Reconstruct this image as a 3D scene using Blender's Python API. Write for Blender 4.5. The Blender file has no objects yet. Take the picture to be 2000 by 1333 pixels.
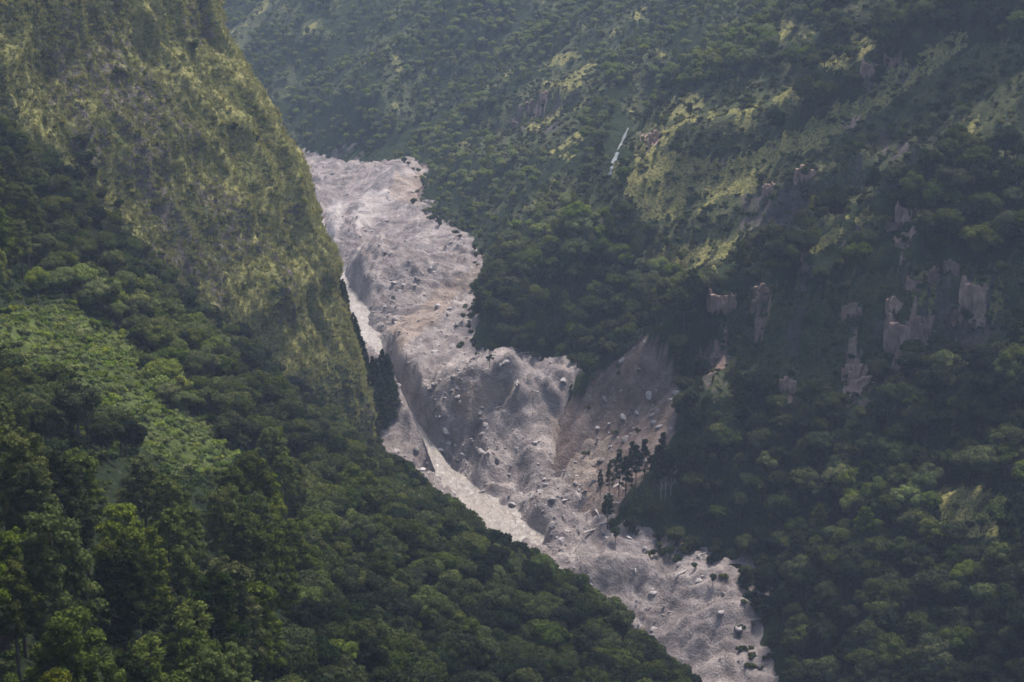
import bpy, math, random
import numpy as np
from mathutils import Vector

random.seed(7); RNG = np.random.default_rng(7)
SC = bpy.context.scene
COL = SC.collection

# ------------------------------------------------------------------ camera, world, sun, exposure
PITCH = math.radians(16.0); CP, SP = math.cos(PITCH), math.sin(PITCH)
FPX = 3732.0                                   # focal length in pixels of the 2000 px wide photograph
cd = bpy.data.cameras.new('camera'); cam = bpy.data.objects.new('camera', cd); COL.objects.link(cam)
cam.rotation_euler = (math.radians(90) - PITCH, 0, 0)
cd.sensor_width = 36; cd.lens = 36 * FPX / 2000.0
cd.clip_start = 1; cd.clip_end = 6000
SC.camera = cam

SUN_EL, SUN_AZ = math.radians(62), math.radians(30)   # azimuth clockwise from +Y
w = bpy.data.worlds.new('World'); SC.world = w; w.use_nodes = True
nt = w.node_tree; bg = nt.nodes['Background']
sky = nt.nodes.new('ShaderNodeTexSky'); sky.sky_type = 'NISHITA'; sky.sun_disc = False
sky.sun_elevation = SUN_EL; sky.sun_rotation = SUN_AZ; sky.air_density = 1.2; sky.dust_density = 4.0
nt.links.new(sky.outputs[0], bg.inputs[0]); bg.inputs[1].default_value = 0.115
sd = bpy.data.lights.new('sun', 'SUN'); sun = bpy.data.objects.new('sun', sd); COL.objects.link(sun)
sd.energy = 2.4; sd.angle = math.radians(9); sd.color = (1.0, 0.95, 0.87)
dirv = Vector((math.sin(SUN_AZ) * math.cos(SUN_EL), math.cos(SUN_AZ) * math.cos(SUN_EL), math.sin(SUN_EL)))
sun.rotation_euler = dirv.to_track_quat('Z', 'Y').to_euler()
sun.location = (0, 0, 400)
SC.view_settings.view_transform = 'Standard'; SC.view_settings.look = 'None'
SC.view_settings.exposure = 1.32; SC.view_settings.gamma = 1.0
SC.render.filter_size = 1.7 if hasattr(SC.render, 'filter_size') else 1.5
SC.cycles.pixel_filter_type = 'BLACKMAN_HARRIS'; SC.cycles.filter_width = 1.6
SC.cycles.use_denoising = True
SC.cycles.max_bounces = 4; SC.cycles.diffuse_bounces = 2; SC.cycles.glossy_bounces = 1
SC.cycles.transmission_bounces = 2; SC.cycles.volume_bounces = 0; SC.cycles.transparent_max_bounces = 4

# ------------------------------------------------------------------ numeric helpers
def hsh(ix, iy, s=0):
    n = (ix.astype(np.int64) * 374761393 + iy.astype(np.int64) * 668265263 + s * 974634777) & 0xffffffff
    n = ((n ^ (n >> 13)) * 1274126177) & 0xffffffff
    n = n ^ (n >> 16)
    return (n & 0xffffff) / float(0xffffff)
def vnoise(x, y, s=0):
    x = np.asarray(x, float); y = np.asarray(y, float)
    ix = np.floor(x); iy = np.floor(y); fx = x - ix; fy = y - iy
    fx = fx * fx * fx * (fx * (fx * 6 - 15) + 10); fy = fy * fy * fy * (fy * (fy * 6 - 15) + 10)
    a = hsh(ix, iy, s); b = hsh(ix + 1, iy, s); c = hsh(ix, iy + 1, s); d = hsh(ix + 1, iy + 1, s)
    return ((a * (1 - fx) + b * fx) * (1 - fy) + (c * (1 - fx) + d * fx) * fy) * 2 - 1
def fbm(x, y, s=0, o=4, g=0.5):
    r = 0; a = 1; t = 0
    for k in range(o):
        r = r + a * vnoise(x * 2**k + 17.3 * k, y * 2**k - 9.1 * k, s + k); t += a; a *= g
    return r / t
def ridged(x, y, s=0, o=4, g=0.5):
    r = 0; a = 1; t = 0
    for k in range(o):
        r = r + a * (1 - 2 * np.abs(vnoise(x * 2**k + 5.3 * k, y * 2**k + 3.7 * k, s + k))); t += a; a *= g
    return r / t
def sstep(a, b, x):
    t = np.clip((x - a) / (b - a), 0, 1); return t * t * (3 - 2 * t)

def ray(px, py):
    """X/Y and Z/Y of the sight line through a photo pixel"""
    u = (np.asarray(px, float) - 1000) / FPX; v = (666.5 - np.asarray(py, float)) / FPX
    d = CP + v * SP
    return u / d, (-SP + v * CP) / d
def at(px, py, Y):
    a, b = ray(px, py); return np.stack([a * Y, np.asarray(Y, float) + 0 * a, b * Y], -1)
def atz(px, py, z):
    a, b = ray(px, py); Y = z / b; return np.stack([a * Y, Y, b * Y], -1)
def proj(x, y, z):
    f = y * CP - z * SP; up = y * SP + z * CP
    f = np.maximum(f, 1e-3)
    return 1000 + FPX * x / f, 666.5 - FPX * up / f, f

class TPS:
    def __init__(s, P, smooth=0.0):
        P = np.asarray(P, float); s.c = P[:, :2] / 100.0; n = len(P)
        K = s.k(np.linalg.norm(s.c[:, None] - s.c[None], axis=2)) + smooth * np.eye(n)
        Q = np.hstack([np.ones((n, 1)), s.c]); A = np.zeros((n + 3, n + 3)); A[:n, :n] = K; A[:n, n:] = Q; A[n:, :n] = Q.T
        s.w = np.linalg.solve(A, np.concatenate([P[:, 2], np.zeros(3)]))
    def k(s, r):
        return np.where(r > 1e-9, r * r * np.log(np.maximum(r, 1e-9)), 0)
    def __call__(s, x, y):
        x = np.asarray(x, float); sh = x.shape; x = x.ravel() / 100; y = np.asarray(y, float).ravel() / 100
        out = s.w[-3] + s.w[-2] * x + s.w[-1] * y
        for i, (a, b) in enumerate(s.c):
            out += s.w[i] * s.k(np.sqrt((x - a) ** 2 + (y - b) ** 2))
        return out.reshape(sh)

def polydist(x, y, P):
    """distance to a plan polyline, side (+ = right of travel) and arc parameter 0..n-1"""
    x = np.asarray(x, float); y = np.asarray(y, float)
    best = np.full(x.shape, 1e18); side = np.zeros(x.shape); par = np.zeros(x.shape)
    for i in range(len(P) - 1):
        ax, ay = P[i][:2]; bx, by = P[i + 1][:2]; dx, dy = bx - ax, by - ay; L2 = dx * dx + dy * dy + 1e-9
        t = np.clip(((x - ax) * dx + (y - ay) * dy) / L2, 0, 1)
        qx, qy = x - ax - t * dx, y - ay - t * dy
        d2 = qx * qx + qy * qy; m = d2 < best - 1e-9
        cr = (x - ax) * dy - (y - ay) * dx
        best = np.where(m, d2, best); side = np.where(m, np.sign(cr), side); par = np.where(m, i + t, par)
    return np.sqrt(best), side, par
def inpoly(px, py, P):
    px = np.asarray(px); py = np.asarray(py); c = np.zeros(px.shape, bool); n = len(P); j = n - 1
    for i in range(n):
        xi, yi = P[i]; xj, yj = P[j]
        if yi != yj:
            c ^= ((yi > py) != (yj > py)) & (px < (xj - xi) * (py - yi) / (yj - yi) + xi)
        j = i
    return c

# ------------------------------------------------------------------ valley floor
FLOOR = [(1450,1333,-262),(1200,1333,-264),(1250,1240,-262),(1300,1130,-253),(1420,1200,-255),(1180,1180,-257),(1100,1110,-254),(1000,1060,-252),
 (950,1000,-251),(890,960,-250),(1060,1020,-250),(1180,1060,-248),(1150,960,-242),(1000,950,-248),(1050,880,-240),(1090,810,-229),
 (960,830,-236),(880,760,-226),(900,870,-246),(930,745,-222),(950,700,-220),(1050,715,-219),(1120,760,-221),(740,800,-236),(860,955,-249),(820,860,-246),
 (790,720,-227),(850,640,-221),(690,600,-230),(740,660,-231),(800,560,-222),(752,520,-217),(900,500,-219),(680,520,-228),(640,430,-228),
 (750,430,-221),(850,450,-219),(700,385,-222),(775,350,-218),(620,330,-226),(700,322,-222),(560,300,-226),(760,900,-243),(1000,760,-224)]
fp = [tuple(atz(a, b, z)) for a, b, z in FLOOR] + [(-300, 1450, -222), (-150, 1500, -215), (60, 300, -285), (110, 320, -280), (-120, 1000, -226), (-200, 1250, -225)]
floor0 = TPS(fp, 0.0005)
RIV = [(-320,1500,-226),(-235,1320,-227)] + [tuple(atz(a, b, z)) for a, b, z in
 [(535,300,-227),(585,350,-228),(612,430,-229),(643,500,-229.5),(676,565,-230),(702,625,-231),(742,690,-233),(778,770,-238),(832,855,-246),(866,918,-249.5),
  (915,972,-251),(975,1012,-251.6),(990,1050,-252.3),(985,1095,-253),(1030,1165,-255.5),(1105,1228,-258),(1190,1280,-260),(1225,1345,-263)]] + [(45,430,-270),(55,300,-280)]
RW = [12,10,3,2.0,3.2,1.2,2.8,4.6,1.0,0.6,0.6,1.5,6.5,9.5,9,8,7,6,7,7,10,10]
RIVA = np.array(RIV); RWA = np.array(RW, float)
def river(x, y):
    d, s, p = polydist(x, y, RIV)
    i = np.clip(p.astype(int), 0, len(RIV) - 2); t = p - i
    return d, RIVA[i, 2] * (1 - t) + RIVA[i + 1, 2] * t, (RWA[i] * (1 - t) + RWA[i + 1] * t) * (0.85 + 0.9 * fbm(x / 13, y / 13, 57, 3))
# mounds, hollows and scarps seen on the debris: (px, py, z for placing, height, radius x, radius y)
MOUNDS = [(752,515,-220,9,13,16),(780,590,-223,3,16,20),(700,420,-223,5,14,40),(780,360,-219,9,13,25),(860,470,-220,4,20,26),(830,540,-221,4,18,20),
 (930,775,-226,-4,13,12),(985,745,-223,5,6,5),(1020,770,-224,5,5,6),(1050,755,-222,3,14,10),(860,760,-226,-4,12,10),(945,885,-240,7,6,7),(1060,1000,-247,4,9,8),(1180,1090,-250,5,22,13),
 (1330,1160,-253,5,26,14),(1260,1180,-256,-4,16,12),(1390,1260,-258,4,16,15),(1330,1290,-260,-3,14,10),(1400,1310,-261,4,10,8),(1060,1060,-251,4,7,6),(1100,830,-231,-2,14,12),(1030,850,-236,4,6,14),(700,345,-223,4,30,14),
 (905,560,-220,-4,14,5),(860,580,-221,-3,12,6),(810,610,-223,-4,10,10),(1160,1180,-256,-3,14,10),(820,730,-227,4,3,10),(838,748,-227,-5,3,9),(862,830,-240,6,4,5),(905,850,-242,6,4,7),(880,815,-236,-5,4,6),(940,835,-237,5,4,8),(972,800,-232,-4,8,3),(995,738,-221,4.5,7,2.5),(960,905,-244,4,5,5),(1012,915,-243,-4,4,8),(1050,905,-241,4,4,11),(1090,900,-239,-3.5,4,9),(700,470,-225,4,5,22),(730,450,-223,-3,4,20),(820,420,-220,3,5,16),(690,360,-223,3,22,8),(1200,1130,-254,4,18,4),(1180,1150,-255,-3,16,3),(1330,1230,-257,3,18,4),(1370,1280,-260,-4,9,6),(1420,1250,-259,4,8,9)]
MW = [(tuple(atz(a, b, z)), h, rx, ry) for a, b, z, h, rx, ry in MOUNDS]
RUF = [(tuple(atz(a, b, z)[:2]), r_) for a, b, z, r_ in [(840,780,-227,14),(930,800,-230,14),(880,870,-243,13),(1000,890,-240,14),(1100,980,-246,16),(1060,1050,-251,9),(1270,1170,-255,14),(720,560,-228,9),(742,620,-229,9),(765,680,-229,9),(785,725,-230,9),(815,790,-236,13),(850,830,-240,13),(780,740,-230,10),(790,620,-223,12),(760,540,-220,12)]]
SMOOTH = [(tuple(atz(a, b, z)[:2]), r_) for a, b, z, r_ in [(800,900,-240,12),(1080,760,-221,14),(870,490,-219,14)]]
def floor_h(x, y, detail=True):
    h = floor0(x, y)
    for (cx, cy, cz), m, rx, ry in MW:
        h = h + m * np.exp(-(((x - cx) / rx) ** 2 + ((y - cy) / ry) ** 2))
    if detail:
        wx = x + 6 * fbm(x / 30, y / 30, 91, 3); wy = y + 6 * fbm(x / 30, y / 30, 95, 3)
        rough = 0.15 + 0.85 * sstep(-0.15, 0.35, fbm(x / 38, y / 38, 61, 3)); 
        for (qx, qy), qr in RUF: rough = np.maximum(rough, np.exp(-((x - qx) ** 2 + (y - qy) ** 2) / qr ** 2))
        tt = 5.0 * fbm(wx / 34 + 7, wy / 46, 17, 4, 0.55) + 0.25 * (h + 240)
        fl_ = np.floor(tt); h = h + 2.3 * (fl_ + sstep(0.66, 1.0, tt - fl_) - tt)
        h = h + 2.6 * fbm(wx / 22, wy / 30, 3, 3) + 1.5 * ridged((wx * 0.5 - wy * 0.87) / 20 + 3, (wx * 0.87 + wy * 0.5) / 60, 13, 3) + rough * (3.3 * ridged(wx / 11 + wy / 16, wy / 15, 5, 4, 0.62) + 1.7 * ridged(wx / 4.5, wy / 5.5, 8, 3, 0.6) + 0.5 * fbm(x / 2.0, y / 2.0, 10, 2, 0.6)) + (1 - rough) * 0.5 * fbm(x / 4, y / 4, 11, 3)
    d, zr, rw = river(x, y)
    if detail: h = h + 2.2 * ridged(x / 7, y / 9, 14, 3, 0.6) * np.exp(-((d - rw - 6) / 6) ** 2)
    k = sstep(0.0, 4.5, d - rw)
    return np.where(d < rw, zr - 1.2, h * k + (zr - 1.2) * (1 - k))

# ------------------------------------------------------------------ right-hand mountainside
TOEPX = [(1495,1333,-262),(1462,1240,-257),(1395,1150,-255),(1290,1098,-252),(1175,1055,-248),(1150,980,-243),(1160,900,-238),(1130,850,-232),(1120,790,-225),(1135,762,-221),
 (1080,712,-219),(1000,700,-220),(925,668,-220),(912,630,-220),(935,570,-219),(942,510,-219),(905,468,-219),(850,440,-219),(812,395,-219),(812,340,-218),(700,312,-222),(600,298,-226)]
TOE = [(100,150),(95,300)] + [tuple(atz(a, b, z)[:2]) for a, b, z in TOEPX] + [(-250,1340),(-340,1500),(-420,1700),(-520,1950)]
TZ = [-285,-280] + [t[2] for t in TOEPX] + [-226,-222,-220,-218]; TZ = np.array(TZ, float)
def rbase(x, y):
    d, s, p = polydist(x, y, TOE)
    i = np.clip(p.astype(int), 0, len(TOE) - 2); t = p - i
    z = TZ[i] * (1 - t) + TZ[i + 1] * t
    zl = np.interp(y, [150, 300, 534, 600, 680, 760, 1000, 1950], [-285, -280, -262, -253, -238, -223, -218, -218])
    k = sstep(6, 34, d); z = z * (1 - k) + zl * k
    sl = 0.80 - 0.26 * sstep(820, 1150, y)
    e = d * s
    g = np.where(e > 0, e * sl, e * 1.1)
    h = z + g
    return np.where(h > -10, -10 + 60 * np.tanh((h + 10) / 60), h)
def march(px, py, fn, y0=300, y1=1750, n=500):
    px = np.asarray(px, float); a, b = ray(px, py); Ys = y0 * (y1 / y0) ** (np.arange(n) / (n - 1.0))
    out = np.full(px.shape, y1, float); done = np.zeros(px.shape, bool)
    prev = None
    for Y in Ys:
        m = (~done) & (b * Y < fn(a * Y, np.full(px.shape, Y)))
        out[m] = Y; done |= m
    return np.stack([a * out, out, b * out], -1)
# crest and gully lines, drawn on the slope: (points, height, width)
FEAT = [([(1180,420),(1240,335),(1330,335),(1500,280),(1620,215),(1760,150),(1890,70),(2050,-40)], 11, 15),
 ([(1130,350),(1250,235),(1330,190),(1430,160),(1520,90),(1650,-10)], 12, 20),
 ([(1160,370),(1200,330),(1222,265),(1250,205),(1330,120),(1420,60),(1500,0)], -15, 14),
 ([(1330,400),(1500,335),(1640,285),(1760,240),(1900,180),(2050,100)], -7, 13),
 ([(1000,440),(1090,300),(1180,210),(1300,110),(1420,0)], 6, 22),
 ([(870,300),(960,230),(1060,110),(1200,100),(1290,20)], 10, 24),
 ([(800,300),(870,190),(960,90),(1040,0)], -12, 20),
 ([(640,300),(720,190),(800,130),(900,40)], 14, 26),
 ([(560,250),(640,120),(730,40),(800,-40)], -13, 24),
 ([(940,530),(1030,460),(1150,390),(1250,420),(1380,430)], 7, 16),
 ([(1140,745),(1180,650),(1230,590),(1290,540),(1420,470),(1600,420),(1800,330),(2050,240)], -9, 22),
 ([(1310,760),(1370,660),(1450,590),(1600,560),(1750,470),(1900,430),(2100,380)], 9, 20),
 ([(1560,600),(1640,500),(1760,400),(1900,330)], 5, 14),
 ([(1500,1333),(1620,1150),(1780,1050),(2000,960)], 7, 18),
 ([(1330,1080),(1450,970),(1600,900),(1800,850),(2000,820)], 5, 20),
 ([(1420,1180),(1560,1050),(1700,980),(2000,880)], -6, 14)]
FW = []
for pts, amp, wd in FEAT:
    a = np.array(pts, float); W = march(a[:, 0], a[:, 1], rbase)
    FW.append(([tuple(q) for q in W[:, :2]], amp, wd))
CL = np.array([(1335,800),(1375,735),(1420,700),(1500,715),(1560,700),(1650,720),(1720,690),(1790,690),(1870,660),(1950,650),(2080,640)], float)
CLW = [tuple(q) for q in march(CL[:, 0], CL[:, 1], rbase)[:, :2]]
CL2 = np.array([(960,270),(1010,240),(1080,225),(1130,215)], float); CLW2 = [tuple(q) for q in march(CL2[:, 0], CL2[:, 1], rbase)[:, :2]]
CL3 = np.array([(1480,440),(1560,400),(1640,370),(1720,320)], float); CLW3 = [tuple(q) for q in march(CL3[:, 0], CL3[:, 1], rbase)[:, :2]]
CL4 = np.array([(1700,500),(1760,480),(1810,470)], float); CLW4 = [tuple(q) for q in march(CL4[:, 0], CL4[:, 1], rbase)[:, :2]]
def cliffband(x, y, P, drop, wd, fade):
    """ground above the line steps up by drop within wd metres, fading with distance from it"""
    d, s, p = polydist(x, y, P)
    e = -d * s
    n = len(P) - 1
    end = sstep(0, 0.6, p) * (1 - sstep(n - 0.6, n, p)) if P is not CLW else sstep(0, 0.8, p)
    drop = drop * (0.55 + 0.75 * sstep(-0.35, 0.35, fbm(p * 1.7, p * 0 + wd, 77, 3)))
    e = e + 5.0 * ridged(x / 12, y / 12, 79, 3)
    up = sstep(-1, wd, e) * np.exp(-np.maximum(e - wd, 0) / fade) * drop * 0.75
    dn = -0.25 * drop * np.exp(-np.maximum(-e, 0) / fade) * (1 - sstep(-1, wd, e))
    return (up + dn) * end
def right_h(x, y, detail=True):
    h = rbase(x, y)
    d0, s0, _ = polydist(x, y, TOE); e0 = np.clip(d0 * s0 / 25.0, 0, 1)
    for P, amp, wd in FW:
        d, s, p = polydist(x, y, P)
        h = h + e0 * amp * np.exp(-(d / wd) ** 1.6) * (1 - 0.0 * p)
    for P, dr, wd, fd in ((CLW, 21, 9, 30), (CLW2, 14, 7, 25), (CLW3, 11, 6, 20), (CLW4, 11, 4, 14)):
        h = h + cliffband(x, y, P, dr, wd * 1.0, fd)
    if detail:
        # gullies run down the slope, i.e. roughly across the valley axis
        a = x * 0.93 + y * 0.37; b = -x * 0.37 + y * 0.93
        wb = b + 12 * fbm(x / 60, y / 60, 33, 3)
        h = h + e0 * (4.5 * ridged(wb / 34, a / 110, 21, 3) + 2.0 * ridged(wb / 12, a / 40, 25, 3) + 3.5 * fbm(x / 50, y / 50, 29, 3))
        h = h + 0.5 * fbm(x / 4, y / 4, 44, 3) + 2.4 * (1 - 0.65 * e0) * ridged(a / 9 + b / 30, b / 7, 46, 3) * sstep(-2, 3, d0 * s0)
    return h

# ------------------------------------------------------------------ near left hillside
AP = [(0,1333,190),(400,1333,250),(800,1333,340),(1100,1333,415),(0,1000,260),(400,1000,350),(700,1000,480),(820,1010,570),(0,800,340),(300,800,420),(500,800,520),
 (640,880,625),(0,600,430),(200,600,500),(400,700,575),(0,450,515),(60,330,585),(200,480,618),(400,630,645),(640,838,678),(735,900,692),
 (800,980,625),(870,1035,585),(980,1125,545),(1080,1195,512),(1200,1268,478),(1300,1345,450),(-300,700,330),(-300,1333,150)]
ap = [tuple(at(a, b, Y)) for a, b, Y in AP]
for (a, b, Y) in AP[21:27]:
    q = at(a, b, Y); ap.append((q[0] + 14, q[1] + 15, q[2] - 22)); ap.append((q[0] + 28, q[1] + 30, q[2] - 52))
ap += [(-60, 60, -60), (-10, 100, -110), (60, 250, -190), (80, 380, -240), (-20, 720, -290), (-160, 640, -150)]
left0 = TPS(ap, 0.002)
def left_h(x, y, detail=True):
    h = left0(x, y)
    h = np.where(h > 5, 5 + 30 * np.tanh((h - 5) / 30), h)
    # never rise into the camera's own line of sight
    h = np.minimum(h, -18 - 0.05 * y)
    if detail:
        a = x * 0.9 - y * 0.43; b = x * 0.43 + y * 0.9
        h = h + 2.2 * ridged(b / 26, a / 80, 71, 3) + 1.5 * fbm(x / 20, y / 20, 75, 3) + 0.35 * fbm(x / 3, y / 3, 77, 2)
    return h

# ------------------------------------------------------------------ grassy cliff spur on the left (its nose line, then both flanks)
NOSE = [(395,-260,780),(400,-140,772),(415,-60,765),(428,0,760),(440,60,757),(470,110,753),(505,165,748),(538,215,744),(556,262,740),(588,300,736),(606,345,732),(614,400,728),(622,440,725),(650,485,721),
 (662,520,718),(655,565,716),(672,610,713),(694,660,710),(712,720,706),(720,780,704),(724,830,702),(732,880,700),(742,960,698)]
NW = np.array([tuple(at(a, b, Y)) for a, b, Y in NOSE])
nl = np.concatenate([[0], np.cumsum(np.linalg.norm(np.diff(NW, axis=0), axis=1))])
STK = np.array((-0.35, -0.937, 0)); BCK = np.array((-0.90, 0.44, 0)); NRM = np.array((0.86, -0.30, 0.42))
def spur(s, wv):
    """s metres down the nose line, wv metres along the flank (negative = far flank)"""
    s = np.asarray(s, float); wv = np.asarray(wv, float)
    P = np.stack([np.interp(s, nl, NW[:, k]) for k in range(3)], -1)
    f = np.maximum(wv, 0)[..., None]; g = np.maximum(-wv, 0)[..., None]
    Q = P + f * STK + g * BCK
    rd = np.exp(-np.abs(wv) / 5.0)
    dw = wv + 9 * fbm(s / 50, wv / 40, 201, 3) + s * 0.10
    d = 7.5 * ridged(dw / 33, s / 120, 203, 2) + 4.6 * ridged(dw / 13, s / 60, 206, 3) + 2.0 * fbm(s / 14, wv / 14, 209, 3) + 0.55 * fbm(s / 2.5, wv / 2.5, 212, 3)
    d = d * np.clip(0.25 + np.abs(wv) / 20.0, 0, 1) - 2.5 * rd * 0
    rk = sstep(0.1, 0.5, fbm(s / 30, wv / 25, 230, 3))
    d = d + rk * 1.6 * ridged(s / 7, wv / 5, 232, 3)
    return Q + d[..., None] * NRM

# ------------------------------------------------------------------ mesh builders
def mesh_grid(name, X, Y, Z, keep=None):
    ny, nx = X.shape
    me = bpy.data.meshes.new(name)
    co = np.stack([X, Y, Z], -1).reshape(-1, 3).astype(np.float32)
    idx = np.arange(nx * ny).reshape(ny, nx)
    q = np.stack([idx[:-1, :-1], idx[:-1, 1:], idx[1:, 1:], idx[1:, :-1]], -1).reshape(-1, 4)
    if keep is not None:
        k = (keep[:-1, :-1] | keep[:-1, 1:] | keep[1:, 1:] | keep[1:, :-1]).ravel(); q = q[k]
        used = np.zeros(nx * ny, bool); used[q.ravel()] = True
        remap = np.cumsum(used) - 1; q = remap[q]; co = co[used]
    else:
        used = np.ones(nx * ny, bool)
    me.vertices.add(len(co)); me.vertices.foreach_set('co', co.ravel())
    me.loops.add(len(q) * 4); me.loops.foreach_set('vertex_index', q.ravel().astype(np.int32))
    me.polygons.add(len(q)); me.polygons.foreach_set('loop_start', np.arange(0, len(q) * 4, 4, dtype=np.int32))
    me.polygons.foreach_set('use_smooth', np.ones(len(q), bool))
    me.update(calc_edges=True); me.validate()
    return me, co, used
def add_attr(me, name, v):
    a = me.attributes.new(name, 'FLOAT', 'POINT'); a.data.foreach_set('value', np.asarray(v, np.float32).ravel())
def link(name, me, mat=None, parent=None, **props):
    o = bpy.data.objects.new(name, me); COL.objects.link(o)
    if mat is not None:
        me.materials.clear(); me.materials.append(mat)
    if parent is not None: o.parent = parent
    for k, v in props.items(): o[k] = v
    return o

# ------------------------------------------------------------------ zones of the slopes (outlines as seen from the road, pushed about by noise)
GRASS_R = [[(1225,345),(1262,225),(1300,200),(1350,182),(1378,190),(1370,225),(1310,262),(1270,300),(1340,300),(1430,310),(1500,285),(1620,215),(1700,165),(1780,110),(1880,60),(1900,90),(1820,145),(1720,215),(1620,275),(1520,320),(1480,370),(1400,400),(1330,430),(1260,430),(1225,390)],[(1000,250),(1060,160),(1140,110),(1170,120),(1120,180),(1060,260)],[(1600,120),(1690,70),(1720,90),(1640,140)],[(1560,470),(1640,440),(1700,400),(1720,420),(1650,470),(1580,500)],[(1850,240),(1960,190),(2010,190),(2010,230),(1900,280)],  # grassy crests, widened so the grass colour also carries the sunlit highlights
 [(1500,60),(1590,50),(1600,75),(1520,90)],[(1520,170),(1580,160),(1570,195),(1510,200)],[(1380,225),(1480,205),(1470,250),(1400,270)],[(1080,300),(1130,250),(1150,270),(1110,320)],
 [(1040,130),(1120,95),(1140,108),(1060,150)],[(1250,490),(1420,470),(1480,440),(1400,520),(1330,540)],[(1490,580),(1560,600),(1540,650),(1500,640)],[(1760,530),(1900,530),(1990,560),(1990,640),(1900,640),(1780,590)],
 [(1820,960),(1900,950),(2010,980),(2010,1030),(1930,1060),(1850,1040)]]
SCRUB_R = [[(1080,330),(1240,400),(1330,400),(1600,280),(1800,150),(1900,90),(2020,80),(2020,300),(1800,330),(1600,440),(1440,500),(1320,560),(1250,520),(1290,440),(1130,440)],
 [(1240,240),(1400,160),(1540,150),(1600,170),(1480,280),(1320,320),(1240,340)],
 [(950,270),(1000,180),(1120,110),(1180,120),(1150,200),(1100,300),(980,300)],
 [(1360,760),(1400,640),(1480,560),(1620,560),(1760,520),(2020,530),(2020,700),(1800,720),(1650,790),(1500,780)]]
ROCK_R = [[(985,215),(1060,185),(1100,200),(1095,255),(1010,262)],[(1360,760),(1372,690),(1412,640),(1440,650),(1415,760)],[(1465,600),(1505,590),(1500,650),(1475,670)],[(1640,700),(1690,665),(1700,790),(1640,800)],
 [(1725,640),(1790,600),(1860,600),(1930,580),(1960,650),(1880,700),(1800,730),(1740,730)],[(1450,380),(1560,350),(1620,360),(1560,440),(1450,450)],[(1640,140),(1790,100),(1800,150),(1690,180)],[(1730,455),(1800,438),(1790,475),(1740,500)],[(1700,250),(1760,250),(1800,330),(1740,340)],
 [(630,325),(660,275),(720,285),(740,318)],[(1520,740),(1570,730),(1560,790),(1520,790)],[(1250,250),(1300,262),(1270,300),(1240,300)]]
SCAR = [[(795,330),(832,322),(828,400),(806,392)],[(1250,662),(1298,672),(1322,740),(1330,800),(1310,850),(1290,900),(1250,935),(1215,975),(1185,1045),(1120,1010),(1050,900),(1060,800),(1130,775),(1160,735),(1205,695)]]
FOREST_L = []
GRASS_A = [[(-50,640),(60,600),(140,590),(200,640),(260,660),(290,730),(330,800),(380,830),(350,850),(280,830),(220,790),(150,740),(90,700),(-50,680)],[(250,800),(400,820),(460,900),(350,900),(290,860)]]
def zone(px, py, polys, s=0, amp=14):
    jx = px + amp * fbm(px / 22, py / 22, 300 + s, 3); jy = py + amp * fbm(px / 22, py / 22, 320 + s, 3)
    m = np.zeros(np.shape(px), bool)
    for P in polys: m |= inpoly(jx, jy, P)
    return m.astype(float)
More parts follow.
